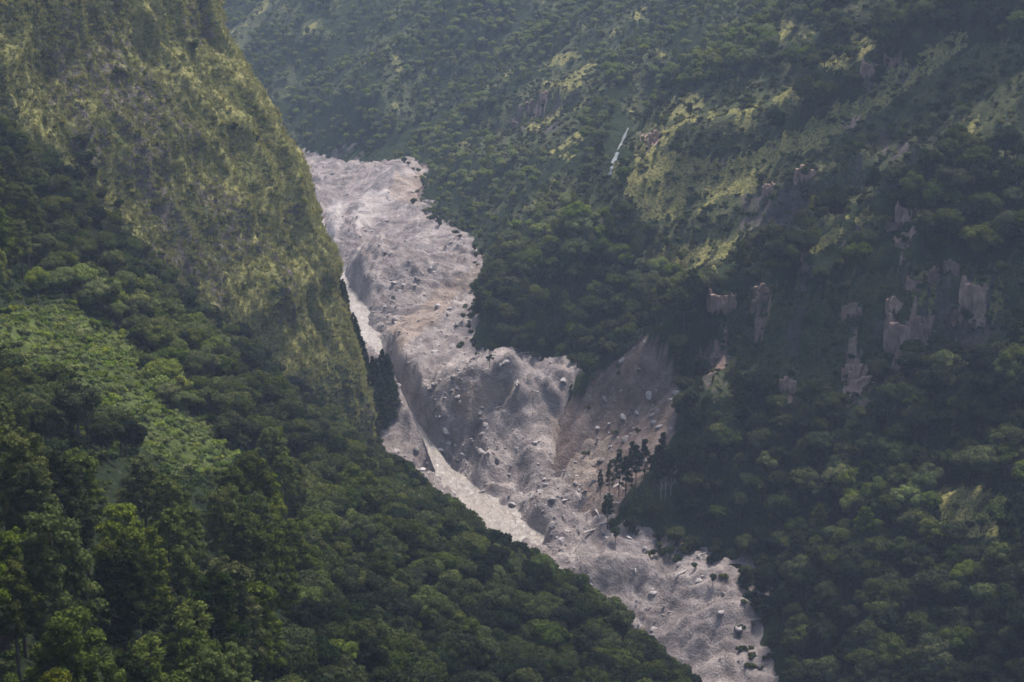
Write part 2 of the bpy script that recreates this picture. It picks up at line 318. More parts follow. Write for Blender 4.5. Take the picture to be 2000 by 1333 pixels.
#@@MATERIALS
# ------------------------------------------------------------------ shader helpers
class NT:
    def __init__(s, name):
        s.m = bpy.data.materials.new(name); s.m.use_nodes = True; s.t = s.m.node_tree; s.n = s.t.nodes; s.n.clear()
        s.out = s.n.new('ShaderNodeOutputMaterial')
    def lk(s, a, b): s.t.links.new(a, b)
    def node(s, k, **kw):
        q = s.n.new(k)
        for a, b in kw.items(): setattr(q, a, b)
        return q
    def attr(s, name, typ='GEOMETRY'):
        q = s.node('ShaderNodeAttribute', attribute_name=name, attribute_type=typ); return q.outputs['Fac']
    def coord(s, scale=(1, 1, 1), rot=(0, 0, 0), kind='Object'):
        c = s.node('ShaderNodeTexCoord'); m = s.node('ShaderNodeMapping')
        m.inputs['Scale'].default_value = scale; m.inputs['Rotation'].default_value = rot
        s.lk(c.outputs[kind], m.inputs[0]); return m.outputs[0]
    def noise(s, vec, scale, detail=5, rough=0.6, dist=0.0):
        q = s.node('ShaderNodeTexNoise'); q.inputs['Scale'].default_value = scale; q.inputs['Detail'].default_value = detail
        q.inputs['Roughness'].default_value = rough; q.inputs['Distortion'].default_value = dist
        if vec is not None: s.lk(vec, q.inputs['Vector'])
        return q.outputs['Fac']
    def ramp(s, f, stops):
        q = s.node('ShaderNodeValToRGB'); e = q.color_ramp.elements
        e[0].position = stops[0][0]; e[0].color = (*stops[0][1], 1); e[1].position = stops[-1][0]; e[1].color = (*stops[-1][1], 1)
        for p, c in stops[1:-1]:
            k = e.new(p); k.color = (*c, 1)
        s.lk(f, q.inputs[0]); return q.outputs[0]
    def fr(s, f, a, b):
        q = s.node('ShaderNodeMapRange'); q.inputs['From Min'].default_value = a; q.inputs['From Max'].default_value = b
        s.lk(f, q.inputs['Value']); return q.outputs['Result']
    def mix(s, f, a, b):
        q = s.node('ShaderNodeMix', data_type='RGBA'); s.put(q.inputs['Factor'], f); s.put(q.inputs['A'], a); s.put(q.inputs['B'], b); return q.outputs['Result']
    def math(s, op, a, b=0.0):
        q = s.node('ShaderNodeMath', operation=op); s.put(q.inputs[0], a); s.put(q.inputs[1], b); return q.outputs[0]
    def put(s, inp, v):
        if hasattr(v, 'is_linked'): s.lk(v, inp)
        elif isinstance(v, tuple): inp.default_value = (*v, 1) if len(v) == 3 else v
        else: inp.default_value = v
    def bump(s, h, dist, strength=1.0):
        q = s.node('ShaderNodeBump'); q.inputs['Distance'].default_value = dist; q.inputs['Strength'].default_value = strength
        s.lk(h, q.inputs['Height']); return q.outputs[0]
    def finish(s, col, rough=0.9, normal=None, spec=0.15):
        b = s.node('ShaderNodeBsdfPrincipled'); s.put(b.inputs['Base Color'], col); s.put(b.inputs['Roughness'], rough)
        b.inputs['Specular IOR Level'].default_value = spec
        if normal is not None: s.lk(normal, b.inputs['Normal'])
        s.lk(b.outputs[0], s.out.inputs[0]); return s.m

def mat_slope(name, warm=0.0):
    t = NT(name); v = t.coord()
    big = t.noise(v, 0.03, 4); mid = t.noise(v, 0.16, 6, 0.65); fine = t.noise(v, 0.9, 6, 0.7)
    forest = t.ramp(fine, [(0.25, (0.010, 0.016, 0.008)), (0.5, (0.022, 0.034, 0.014)), (0.75, (0.05, 0.066, 0.026))])
    scrub = t.ramp(mid, [(0.3, (0.045, 0.058, 0.026)), (0.5, (0.10, 0.11, 0.050)), (0.72, (0.16, 0.15, 0.075))])
    scrub = t.mix(t.fr(fine, 0.35, 0.6), (0.028, 0.038, 0.018), scrub)
    grass = t.ramp(mid, [(0.3, (0.16, 0.165, 0.05)), (0.5, (0.29, 0.265, 0.09)), (0.7, (0.41, 0.35, 0.14))])
    grass = t.mix(t.fr(fine, 0.40, 0.56), (0.085, 0.090, 0.036), grass)
    brk3 = t.noise(v, 0.6, 6, 0.7)
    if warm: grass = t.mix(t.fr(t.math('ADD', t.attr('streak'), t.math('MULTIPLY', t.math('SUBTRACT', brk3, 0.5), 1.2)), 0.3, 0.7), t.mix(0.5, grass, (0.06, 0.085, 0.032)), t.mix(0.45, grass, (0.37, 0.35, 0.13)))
    rock = t.ramp(mid, [(0.28, (0.055, 0.050, 0.042)), (0.5, (0.12, 0.103, 0.09)), (0.72, (0.24, 0.20, 0.175))])
    rock = t.mix(t.fr(fine, 0.3, 0.55), (0.06, 0.052, 0.055), rock)
    soil = t.ramp(mid, [(0.3, (0.10, 0.070, 0.056)), (0.5, (0.205, 0.150, 0.128)), (0.72, (0.33, 0.265, 0.235))])
    soil = t.mix(t.fr(fine, 0.3, 0.5), (0.15, 0.125, 0.12), soil)
    brk = t.noise(v, 0.45, 7, 0.72); brk2 = t.noise(v, 0.30, 6, 0.7, 0.5)
    def edge(name, k=0.9, n=brk):
        return t.fr(t.math('ADD', t.attr(name), t.math('MULTIPLY', t.math('SUBTRACT', n, 0.5), k * 2.0)), 0.42, 0.58)
    c = t.mix(edge('scrub'), forest, scrub); c = t.mix(edge('grass'), c, grass)
    c = t.mix(t.attr('lush'), c, t.ramp(mid, [(0.3, (0.035, 0.055, 0.015)), (0.7, (0.11, 0.145, 0.038))])); c = t.mix(edge('rock', 1.6, brk2), c, rock); c = t.mix(edge('pink', 0.55, brk2), c, t.ramp(fine, [(0.3, (0.20, 0.125, 0.095)), (0.6, (0.50, 0.345, 0.28))])); c = t.mix(t.attr('soil'), c, soil)
    hb = t.math('ADD', fine, t.math('MULTIPLY', mid, 1.5))
    return t.finish(c, 0.95, t.bump(hb, 2.4, 1.0), 0.05)
def mat_debris():
    t = NT('debris_grey_silt'); v = t.coord()
    big = t.noise(v, 0.022, 3); mid = t.noise(t.coord((1, 0.55, 1), (0, 0, 0.4)), 0.13, 7, 0.65, 0.6); fine = t.noise(v, 1.1, 6, 0.7)
    c = t.ramp(mid, [(0.28, (0.095, 0.077, 0.073)), (0.48, (0.185, 0.155, 0.148)), (0.75, (0.325, 0.282, 0.268))])
    c = t.mix(t.fr(t.noise(v, 0.06, 6, 0.65), 0.46, 0.60), c, t.ramp(mid, [(0.3, (0.19, 0.155, 0.14)), (0.7, (0.42, 0.36, 0.33))]))
    c = t.mix(t.math('MULTIPLY', t.fr(fine, 0.50, 0.36), 0.75), c, (0.13, 0.115, 0.12))
    c = t.mix(t.math('MULTIPLY', t.attr('pit_shade'), 0.8), c, (0.14, 0.118, 0.12)); c = t.mix(t.attr('wet'), c, (0.20, 0.17, 0.17)); c = t.mix(t.attr('pale'), c, (0.60, 0.55, 0.52)); c = t.mix(t.attr('brown'), c, t.ramp(mid, [(0.3, (0.17, 0.12, 0.09)), (0.7, (0.34, 0.27, 0.22))]))
    hb = t.math('ADD', fine, t.math('MULTIPLY', mid, 2.0))
    return t.finish(c, 0.9, t.bump(hb, 1.5, 0.9), 0.1)
def mat_water():
    t = NT('muddy_water'); v = t.coord((1, 0.5, 1), (0, 0, 0.5))
    n = t.noise(v, 0.5, 7, 0.7, 1.2); n2 = t.noise(v, 0.08, 3)
    c = t.ramp(n, [(0.3, (0.19, 0.155, 0.13)), (0.5, (0.28, 0.24, 0.21)), (0.60, (0.34, 0.305, 0.275)), (0.70, (0.62, 0.60, 0.57))])
    return t.finish(c, 0.35, t.bump(n, 1.6, 1.0), 0.3)
def mat_leaf(name, dark, lite, transl=0.25):
    """foliage colour between dark and lite by each plant's own tint, with clump variation"""
    t = NT(name); v = t.coord(kind='Object')
    oi = t.node('ShaderNodeObjectInfo')
    tint = t.attr('tint', 'INSTANCER')
    n = t.noise(v, 0.8, 3, 0.6)
    f = t.math('ADD', tint, t.math('MULTIPLY', t.math('SUBTRACT', n, 0.5), 0.55))
    f = t.math('ADD', f, t.math('MULTIPLY', t.math('SUBTRACT', oi.outputs['Random'], 0.5), 0.26))
    q = t.node('ShaderNodeMath', operation='MAXIMUM'); t.lk(f, q.inputs[0]); q.inputs[1].default_value = 0
    c = t.ramp(q.outputs[0], [(0.0, dark), (0.45, tuple((a * 0.6 + b * 0.4) for a, b in zip(dark, lite))), (1.0, lite)])
    hs = t.node('ShaderNodeHueSaturation'); t.lk(c, hs.inputs['Color'])
    rnd = t.math('FRACT', t.math('MULTIPLY', oi.outputs['Random'], 17.3))
    t.lk(t.math('ADD', t.math('MULTIPLY', rnd, 0.04), 0.485), hs.inputs['Hue']); t.lk(t.math('ADD', t.math('MULTIPLY', t.math('FRACT', t.math('MULTIPLY', oi.outputs['Random'], 5.7)), 0.40), 0.82), hs.inputs['Saturation']); c = hs.outputs[0]
    d = t.node('ShaderNodeBsdfDiffuse'); tr = t.node('ShaderNodeBsdfTranslucent'); mx = t.node('ShaderNodeMixShader'); mx.inputs[0].default_value = transl
    t.lk(c, d.inputs[0]); t.lk(c, tr.inputs[0]); t.lk(d.outputs[0], mx.inputs[1]); t.lk(tr.outputs[0], mx.inputs[2]); t.lk(mx.outputs[0], t.out.inputs[0])
    return t.m
def mat_bark(name, a, b):
    t = NT(name); n = t.noise(t.coord((1, 1, 0.2)), 3, 5, 0.7)
    return t.finish(t.ramp(n, [(0.3, a), (0.7, b)]), 0.95, t.bump(n, 0.1), 0.05)
def mat_stone(name, a, b):
    t = NT(name); n = t.noise(t.coord(), 0.8, 6, 0.7); oi = t.node('ShaderNodeObjectInfo')
    c = t.ramp(n, [(0.3, a), (0.7, b)])
    hs = t.node('ShaderNodeHueSaturation'); t.lk(c, hs.inputs['Color']); t.lk(t.math('ADD', t.math('MULTIPLY', oi.outputs['Random'], 0.6), 0.45), hs.inputs['Value'])
    return t.finish(hs.outputs[0], 0.9, t.bump(n, 0.5), 0.15)
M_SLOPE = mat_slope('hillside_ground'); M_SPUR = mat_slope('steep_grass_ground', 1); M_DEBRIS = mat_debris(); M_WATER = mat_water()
M_BROAD = mat_leaf('broadleaf_foliage', (0.015, 0.021, 0.011), (0.175, 0.195, 0.052))
M_PINE = mat_leaf('pine_needles', (0.017, 0.024, 0.010), (0.165, 0.180, 0.042))
M_SHRUB = mat_leaf('shrub_foliage', (0.026, 0.036, 0.014), (0.26, 0.245, 0.085))
M_LUSH = mat_leaf('lush_green_foliage', (0.030, 0.043, 0.014), (0.20, 0.235, 0.06))
M_RED = mat_leaf('dry_red_foliage', (0.07, 0.045, 0.03), (0.26, 0.17, 0.12))
M_BARK = mat_bark('dark_bark', (0.03, 0.024, 0.02), (0.09, 0.075, 0.06)); M_PALE = mat_bark('pale_dead_wood', (0.22, 0.19, 0.18), (0.48, 0.44, 0.42))
M_STONE = mat_stone('grey_boulder', (0.19, 0.165, 0.158), (0.44, 0.395, 0.38))
M_CLIFFROCK = mat_stone('pink_cliff_rock', (0.15, 0.095, 0.075), (0.52, 0.355, 0.285))
#@@TERRAIN
# ------------------------------------------------------------------ ground meshes
def axis(a, b, st): return np.arange(a, b + st * 0.5, st)
# mountainside
X, Y = np.meshgrid(axis(-520, 470, 1.7), axis(180, 1800, 1.7))
Z = right_h(X, Y)
DB, SB, _ = polydist(X, Y, TOE)
keep = (DB * SB > -14)
me, co, used = mesh_grid('mountainside', X, Y, Z, keep)
px, py, _ = proj(co[:, 0], co[:, 1], co[:, 2])
nj = fbm(co[:, 0] / 18, co[:, 1] / 18, 400, 4)
soil = zone(px, py, SCAR, 5, 10); rock = zone(px, py, ROCK_R, 3); grass = zone(px, py, GRASS_R, 1); scrub = np.maximum(zone(px, py, SCRUB_R, 2), 0.9 * sstep(0.0, 0.3, fbm(co[:, 0] / 16, co[:, 1] / 26, 571, 4)) * sstep(740, 860, co[:, 1]))
grass = np.maximum(grass, 0.75 * sstep(0.25, 0.5, fbm(co[:, 0] / 16, co[:, 1] / 26, 571, 4)) * sstep(740, 860, co[:, 1]))
# steep ground anywhere shows rock
gy, gx = np.gradient(Z, 1.7, 1.7); steep = np.sqrt(gx**2 + gy**2)[used.reshape(X.shape)]
vs = fbm((co[:, 0] - co[:, 1]) / 9, co[:, 2] / 11 + co[:, 0] / 40, 405, 4, 0.6)
rock = np.clip(rock * sstep(-0.25, 0.2, vs) * 0.85 + 0.75 * sstep(1.6, 2.4, steep + 0.6 * nj) * sstep(0.0, 0.35, vs), 0, 1) * (1 - soil)
PINK = [[(1735,640),(1770,655),(1810,660),(1805,725),(1745,722)],[(1655,675),(1680,680),(1675,780),(1650,770)],[(1672,720),(1692,725),(1685,780),(1668,775)],[(1885,590),(1925,585),(1920,640),(1895,640)],[(1478,598),(1500,592),(1495,640),(1478,660)],[(1395,670),(1425,655),(1415,720),(1380,735)],[(1780,595),(1790,595),(1786,630),(1776,630)],[(1865,650),(1875,650),(1872,690),(1864,690)],[(1030,215),(1060,195),(1075,210),(1040,235)],[(1535,765),(1545,765),(1543,785),(1533,785)],[(1735,460),(1795,440),(1800,450),(1745,475)],[(1640,235),(1670,225),(1675,240),(1650,255)],[(1245,265),(1290,270),(1270,290)],[(1155,750),(1240,668),(1260,672),(1200,760),(1165,790)]]
add_attr(me, 'pink', 1.0 * zone(px, py, PINK, 33, 7)); add_attr(me, 'soil', soil); add_attr(me, 'rock', rock); add_attr(me, 'grass', grass * sstep(-0.35, 0.15, nj + 0.1) * 0.85); add_attr(me, 'scrub', scrub)
link('mountainside', me, M_SLOPE, kind='structure')
# valley floor of debris
X, Y = np.meshgrid(axis(-330, 150, 1.0), axis(280, 1480, 1.0))
dT, sT, _ = polydist(X, Y, TOE); dR, zR, wR = river(X, Y)
keepF = (dT * sT < 26) & (dR < 150)
Zf = floor_h(X, Y)
me, co, used = mesh_grid('riverbed', X, Y, Zf, keepF)
px, py, _ = proj(co[:, 0], co[:, 1], co[:, 2]); u = used.reshape(X.shape)
add_attr(me, 'pit_shade', sstep(0.05, 0.4, fbm(co[:, 0] / 5, co[:, 1] / 7, 430, 4, 0.65)) * sstep(-0.3, 0.3, fbm(co[:, 0] / 40, co[:, 1] / 40, 433, 2)))  # dark blotches paint the shade of small pits into the silt colour
add_attr(me, 'wet', 0.8 * (1 - sstep(0, 5, (dR - wR)[u])) * sstep(-0.2, 0.4, fbm(co[:, 0] / 14, co[:, 1] / 14, 410, 3)))
add_attr(me, 'pale', (0.25 + 0.3 * fbm(co[:, 0] / 9, co[:, 1] / 12, 440, 3)) * zone(px, py, [[(690,430),(700,385),(800,350),(815,370),(760,400),(745,440),(700,450)],[(640,400),(680,390),(660,470),(635,460)]], 8, 12))
add_attr(me, 'brown', 0.7 * zone(px, py, [[(1080,810),(1200,770),(1290,900),(1200,1000),(1120,950),(1075,870)],[(765,335),(825,330),(825,405),(770,395)],[(760,640),(860,560),(935,520),(935,560),(860,620),(780,690)],[(880,800),(880,760),(960,740),(1000,760),(960,800),(920,830)]], 9, 16))
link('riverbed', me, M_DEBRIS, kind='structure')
# river
pts = []
N = 700; S = np.linspace(0, len(RIV) - 1, N); W = 23; XX = np.zeros((N, W)); YY = XX.copy(); ZZ = XX.copy()
cx = np.interp(S, range(len(RIV)), RIVA[:, 0]); cy = np.interp(S, range(len(RIV)), RIVA[:, 1]); cz = np.interp(S, range(len(RIV)), RIVA[:, 2]); cw = np.interp(S, range(len(RIV)), RWA)
k = np.ones(15) / 15
def sm(a): return np.convolve(np.pad(a, 7, 'edge'), k, 'valid')
cx, cy = sm(cx), sm(cy); tx, ty = np.gradient(cx), np.gradient(cy); L = np.hypot(tx, ty) + 1e-9
for j in range(W):
    f = (j / (W - 1) * 2 - 1) * (cw * 1.2 + np.minimum(2.5, cw))
    XX[:, j] = cx + f * ty / L; YY[:, j] = cy - f * tx / L; ZZ[:, j] = cz - 0.35 + 0.45 * ridged(XX[:, j] / 4, YY[:, j] / 5, 55, 3)
me, _, _ = mesh_grid('river', XX, YY, ZZ); link('river', me, M_WATER, kind='structure')
# near left hillside
X, Y = np.meshgrid(axis(-300, 130, 2.0), axis(30, 740, 2.0)); Z = left_h(X, Y)
me, co, used = mesh_grid('hillside', X, Y, Z)
px, py, _ = proj(co[:, 0], co[:, 1], co[:, 2])
z0 = np.zeros(len(co)); ga = np.maximum(zone(px, py, GRASS_A, 6, 18), zone(px, py - 28, GRASS_A, 6, 18))
add_attr(me, 'soil', z0); add_attr(me, 'rock', z0); add_attr(me, 'lush', ga * 0.9); add_attr(me, 'grass', ga * 0.7); add_attr(me, 'scrub', ga)
link('hillside', me, M_SLOPE, kind='structure')
# cliff spur
SS, WWv = np.meshgrid(np.linspace(0, nl[-1], 260), np.concatenate([np.linspace(-90, -8, 30), np.arange(-7, 330, 1.3)]), indexing='ij')
Q = spur(SS, WWv)
me, co, used = mesh_grid('cliff_spur', Q[..., 0][:, ::-1], Q[..., 1][:, ::-1], Q[..., 2][:, ::-1])
s_, w_ = SS[:, ::-1].ravel(), WWv[:, ::-1].ravel()
px, py, _ = proj(co[:, 0], co[:, 1], co[:, 2])
rk = sstep(0.12, 0.42, fbm(s_ / 30, w_ / 25, 230, 3) + 0.25 * fbm(s_ / 6, w_ / 4, 240, 3))
rk = np.maximum(rk, zone(px, py, [[(355,20),(395,0),(420,60),(400,95),(360,70)],[(190,80),(250,50),(260,90),(200,120)],[(280,480),(330,470),(400,540),(350,570)]], 12, 12))
g2 = sstep(-0.45, 0.25, fbm(s_ / 45, w_ / 30, 245, 3) + 0.5 - w_ / 260.0)
add_attr(me, 'streak', np.clip(0.5 + 0.9 * fbm((w_ + s_ * 0.1 + 9 * fbm(s_ / 50, w_ / 40, 201, 3)) / 4.5, s_ / 50, 261, 3), 0, 1))  # streaks of grass colour, their contrast also painting in weak rib shading
add_attr(me, 'soil', s_ * 0); add_attr(me, 'rock', rk * 0.62); add_attr(me, 'grass', g2 * 0.9); add_attr(me, 'scrub', s_ * 0 + 1)
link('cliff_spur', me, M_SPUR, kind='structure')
#@@REST

# ------------------------------------------------------------------ plant shapes
def raw_mesh(name, co, faces, mats, mi=None, smooth=False):
    me = bpy.data.meshes.new(name); co = np.asarray(co, np.float32)
    n = len(faces); ln = np.array([len(f) for f in faces], np.int32)
    me.vertices.add(len(co)); me.vertices.foreach_set('co', co.ravel())
    fl = np.concatenate([np.asarray(f, np.int32) for f in faces]) if not isinstance(faces, np.ndarray) else faces.astype(np.int32).ravel()
    me.loops.add(len(fl)); me.loops.foreach_set('vertex_index', fl)
    me.polygons.add(n); me.polygons.foreach_set('loop_start', np.concatenate([[0], np.cumsum(ln)[:-1]]).astype(np.int32))
    if mi is not None: me.polygons.foreach_set('material_index', np.asarray(mi, np.int32))
    if smooth: me.polygons.foreach_set('use_smooth', np.ones(n, bool))
    for m in mats: me.materials.append(m)
    me.update(calc_edges=True)
    return me
def unit(v): return v / (np.linalg.norm(v, axis=-1, keepdims=True) + 1e-9)
def leaves(cl, n, size, rng, up=0.45, jit=0.6, droop=0.0):
    """n small leaf faces over the clumps cl = [(x, y, z, r)], denser on their upper outer side"""
    cl = np.asarray(cl, float); p = cl[:, 3] ** 2; k = rng.choice(len(cl), n, p=p / p.sum())
    d = unit(rng.normal(size=(n, 3)) + np.array([0, 0, up])); r = cl[k, 3] * rng.uniform(0.72, 1.10, n)
    c = cl[k, :3] + d * r[:, None] * np.array([1, 1, 0.8])
    nn = unit(d + rng.normal(size=(n, 3)) * jit); t = unit(np.cross(nn, rng.normal(size=(n, 3)))); b = np.cross(nn, t)
    s = (size * rng.uniform(0.6, 1.35, n))[:, None]; e = s * rng.uniform(0.45, 0.9, n)[:, None]
    co = np.stack([c - t * s, c - b * e, c + t * s - nn * s * 0.3, c + b * e], 1).reshape(-1, 3)
    return co, np.arange(4 * n).reshape(n, 4)
_ico = {}
def ico(sub):
    if sub in _ico: return _ico[sub]
    import bmesh
    bm = bmesh.new(); bmesh.ops.create_icosphere(bm, subdivisions=sub, radius=1)
    co = np.array([v.co[:] for v in bm.verts]); fa = np.array([[v.index for v in f.verts] for f in bm.faces]); bm.free()
    _ico[sub] = (co, fa); return _ico[sub]
def cores(cl, rng, k=0.8, sub=2):
    """the lumpy shaded inside of each leaf clump"""
    co, fa = ico(sub); C = []; F = []; n = 0
    for x, y, z, r in cl:
        nz = 1 + 0.22 * fbm(co[:, 0] * 2 + x * 3, co[:, 1] * 2 + co[:, 2] * 1.7 + z, int(x * 10) & 255, 2)
        C.append(co * (nz * r * k)[:, None] * np.array([1, 1, 0.8]) + (x, y, z)); F.append(fa + n); n += len(co)
    return np.concatenate(C), np.concatenate(F)
def tube(P, R, ns=7):
    P = np.asarray(P, float); C = []; F = []
    for i, (p, r) in enumerate(zip(P, R)):
        d = unit(P[min(i + 1, len(P) - 1)] - P[max(i - 1, 0)]); a = unit(np.cross(d, (0.3, 1, 0.1))); b = np.cross(d, a)
        th = np.arange(ns) * 2 * math.pi / ns
        C.append(p + r * (np.cos(th)[:, None] * a + np.sin(th)[:, None] * b))
    for i in range(len(P) - 1):
        for j in range(ns): F.append((i * ns + j, i * ns + (j + 1) % ns, (i + 1) * ns + (j + 1) % ns, (i + 1) * ns + j))
    F.append(tuple(range((len(P) - 1) * ns, len(P) * ns)))
    return np.concatenate(C), F
def joinp(parts):
    C = []; F = []; n = 0
    for co, fa in parts:
        C.append(co); F += [tuple(int(q) + n for q in f) for f in fa]; n += len(co)
    return np.concatenate(C), F
class Kind:
    def __init__(s, name, cls, size, nl, leaf, tr, mat, bark, core=0.8, up=0.45, jit=0.6, seed=0):
        """one variant: crown mesh, trunk mesh and both joined"""
        rng = np.random.default_rng(seed)
        lc, lf = leaves(cls, nl, leaf, rng, up, jit); parts = [(lc, lf)]
        if core > 0: parts.append(cores(cls, rng, core))
        cc, cf = joinp(parts); s.crown = raw_mesh(name + '_crown', cc, cf, [mat]); s.size = size
        if tr:
            tc, tf = joinp(tr); s.trunk = raw_mesh(name + '_trunk', tc, tf, [bark], smooth=True)
            jc, jf = joinp([(cc, cf), (tc, tf)]); s.whole = raw_mesh(name, jc, jf, [mat, bark], [0] * len(cf) + [1] * len(tf))
        else: s.trunk = None; s.whole = s.crown
def broad(i):
    rng = np.random.default_rng(100 + i); R = rng.uniform(3.4, 4.4); H = rng.uniform(8, 10); cls = []
    if i % 3 == 1: R, H = 2.9, 11.5
    if i % 4 == 3: R, H = 4.9, 8.6
    sh = rng.uniform(0.75, 1.25)
    for k in range(rng.integers(15, 25)):
        th = rng.uniform(0, 6.283); rr = R * math.sqrt(rng.uniform(0, 1)) * 0.78
        zt = H * (0.52 + 0.34 * math.sqrt(max(0, 1 - (rr / R) ** 2)) * sh * rng.uniform(0.6, 1.1))
        cls.append((rr * math.cos(th), rr * math.sin(th), zt, rng.choice([0.7, 1.0, 1.3, 1.8])))
    cls.append((0, 0, H * 0.5, R * 0.55)); cls.append((rng.uniform(-1, 1), rng.uniform(-1, 1), H * 0.8, 1.7))
    tr = [tube([(0, 0, -1.5), (0.1, 0, 1.5), (0.2, 0.1, H * 0.5)], [0.32, 0.25, 0.14])]
    for c in cls[:5]: tr.append(tube([(0.1, 0, H * 0.3), (c[0] * 0.5, c[1] * 0.5, H * 0.45), (c[0], c[1], c[2])], [0.14, 0.09, 0.04], 5))
    return Kind('broadleaf', cls, (R, H), 4200, 0.25, tr, M_BROAD, M_BARK, 0.80, 0.5, 0.5, 500 + i)
def pine(i):
    rng = np.random.default_rng(200 + i); H = rng.uniform(16, 20); R = rng.uniform(3.4, 4.3); base = rng.uniform(0.36, 0.5); cls = []; tr = []
    lean = rng.normal(size=2) * 0.35
    ax = lambda t: (lean[0] * t * t, lean[1] * t * t, H * t)
    tr.append(tube([(0, 0, -2)] + [ax(t) for t in (0.15, 0.4, 0.7, 0.97)], [0.33, 0.29, 0.22, 0.13, 0.03]))
    z = base
    while z < 0.99:
        q = (z - base) / (1 - base); rad = R * (1 - q) ** 0.62 * (0.75 + 0.25 * min(1, q * 5)) + 0.25
        nb = max(2, int(3 + 3.2 * rad / R * rng.uniform(0.7, 1.2))); off = rng.uniform(0, 6.28)
        for b in range(nb):
            th = off + b * 6.283 / nb + rng.normal() * 0.3; L = rad * rng.uniform(0.65, 1.08); c = ax(z)
            e = (c[0] + L * math.cos(th), c[1] + L * math.sin(th), c[2] + L * 0.18)
            if L > 1.2: tr.append(tube([c, e], [0.08, 0.03], 4))
            cls.append((*e, rng.uniform(0.7, 1.1))); 
            if L > 1.8: cls.append((c[0] + 0.55 * L * math.cos(th + 0.2), c[1] + 0.55 * L * math.sin(th + 0.2), c[2] + L * 0.15, rng.uniform(0.5, 0.85)))
        z += rng.uniform(0.055, 0.085)
    cls.append((*ax(0.99), 0.55))
    return Kind('pine', cls, (R, H), 6500, 0.19, tr, M_PINE, M_BARK, 0.70, 0.55, 0.6, 600 + i)
def slim(i):
    rng = np.random.default_rng(250 + i); H = rng.uniform(17, 20); cls = []; tr = [tube([(0, 0, -2), (0.2, 0, H * .4), (0.1, 0.2, H * .97)], [0.24, 0.17, 0.03], 6)]
    for z in np.arange(0.42, 1.0, 0.045):
        rad = 2.5 * (1 - (z - 0.42) * 1.5) * rng.uniform(0.7, 1.1) + 0.2
        for b in range(4):
            th = rng.uniform(0, 6.28); q_ = rng.uniform(0.5, 1.1) * rad; e = (q_ * math.cos(th), q_ * math.sin(th), H * z + 0.25 * rad + rng.uniform(-.4, .4)); cls.append((*e, rng.uniform(0.45, 0.9))); tr.append(tube([(0.1, 0.1, H * z), e], [0.06, 0.02], 4))
    return Kind('slim', cls, (2.2, H), 2600, 0.2, tr, M_PINE, M_BARK, 0.55, 0.5, 0.7, 650 + i)
def herb(i):
    rng = np.random.default_rng(420 + i); cls = [(rng.normal() * 0.8, rng.normal() * 0.8, rng.uniform(0.1, 0.7), rng.uniform(0.35, 0.8)) for _ in range(rng.integers(5, 9))]
    return Kind('herb', cls, (1.5, 1.3), 420, 0.20, None, M_LUSH, None, 0.75, 0.7, 0.5, 850 + i)
def crag(i):
    rng = np.random.default_rng(1100 + i); co, fa = ico(4); C = []; F = []; n = 0
    for k in range(9):                                              # broken upright slabs and blocks grown into one face
        P = co.copy()
        for _ in range(10):
            nv = unit(rng.normal(size=3) * np.array([1, 1, 0.35])); dd = rng.uniform(0.35, 0.7); e = P @ nv - dd; P = P - np.maximum(e, 0)[:, None] * nv
        top = rng.uniform(0.5, 0.8); P[:, 2] = np.minimum(P[:, 2], top)
        sc = np.array([rng.uniform(0.35, 0.6), rng.uniform(0.35, 0.5), rng.uniform(0.6, 1.3)])
        P = P * (1 + 0.05 * ridged(co[:, 0] * 4 + k, co[:, 2] * 7 + co[:, 1] * 3, i * 9 + k, 3))[:, None] * sc + np.array([(k - 4) * 0.24 + rng.normal() * 0.06, rng.normal() * 0.14, rng.normal() * 0.28])
        C.append(P); F.append(fa + n); n += len(P)
    k = Kind.__new__(Kind); k.crown = k.whole = raw_mesh('crag', np.concatenate(C), np.concatenate(F), [M_CLIFFROCK]); k.trunk = None; k.size = (1.2, 1.0); return k
def conifer(i):
    rng = np.random.default_rng(300 + i); H = rng.uniform(14, 17); R = 3.9; cls = []
    for t in np.arange(0.12, 1.0, 0.045):
        rad = R * (1 - t) ** 0.75 + 0.15
        for b in range(5):
            th = rng.uniform(0, 6.28); cls.append((rad * 0.72 * math.cos(th), rad * 0.72 * math.sin(th), H * t + rng.uniform(-.3, .3), 0.35 + rad * 0.30))
    return Kind('conifer', cls, (R, H), 3000, 0.26, [tube([(0, 0, -1.5), (0, 0, H * 0.5), (0, 0, H * 0.96)], [0.3, 0.18, 0.03])], M_BROAD, M_BARK, 0.75, 0.3, 0.6, 700 + i)
def shrub(i):
    rng = np.random.default_rng(400 + i); cls = [(rng.normal() * 0.6, rng.normal() * 0.6, rng.uniform(0.2, 0.9), rng.uniform(0.4, 0.9)) for _ in range(rng.integers(4, 8))]
    return Kind('shrub', cls, (1.4, 1.6), 420, 0.20, None, M_SHRUB, None, 0.75, 0.6, 0.6, 800 + i)
def tuft(i):
    rng = np.random.default_rng(450 + i); n = 26
    a = rng.uniform(0, 6.28, n); l = rng.uniform(0.4, 1.0, n); o = rng.normal(size=(n, 2)) * 0.35; C = []; F = []
    for k in range(n):
        b = np.array([o[k, 0], o[k, 1], -0.15]); t = b + np.array([math.cos(a[k]) * l[k] * 0.5, math.sin(a[k]) * l[k] * 0.5, l[k] * 0.8]); sd = np.array([-math.sin(a[k]), math.cos(a[k]), 0]) * 0.10
        C += [b - sd, b + sd, t + sd * 0.4, t - sd * 0.4]; F.append((4 * k, 4 * k + 1, 4 * k + 2, 4 * k + 3))
    s = raw_mesh('tuft', np.array(C), F, [M_SHRUB]); k = Kind.__new__(Kind); k.crown = k.whole = s; k.trunk = None; k.size = (0.6, 0.8); return k
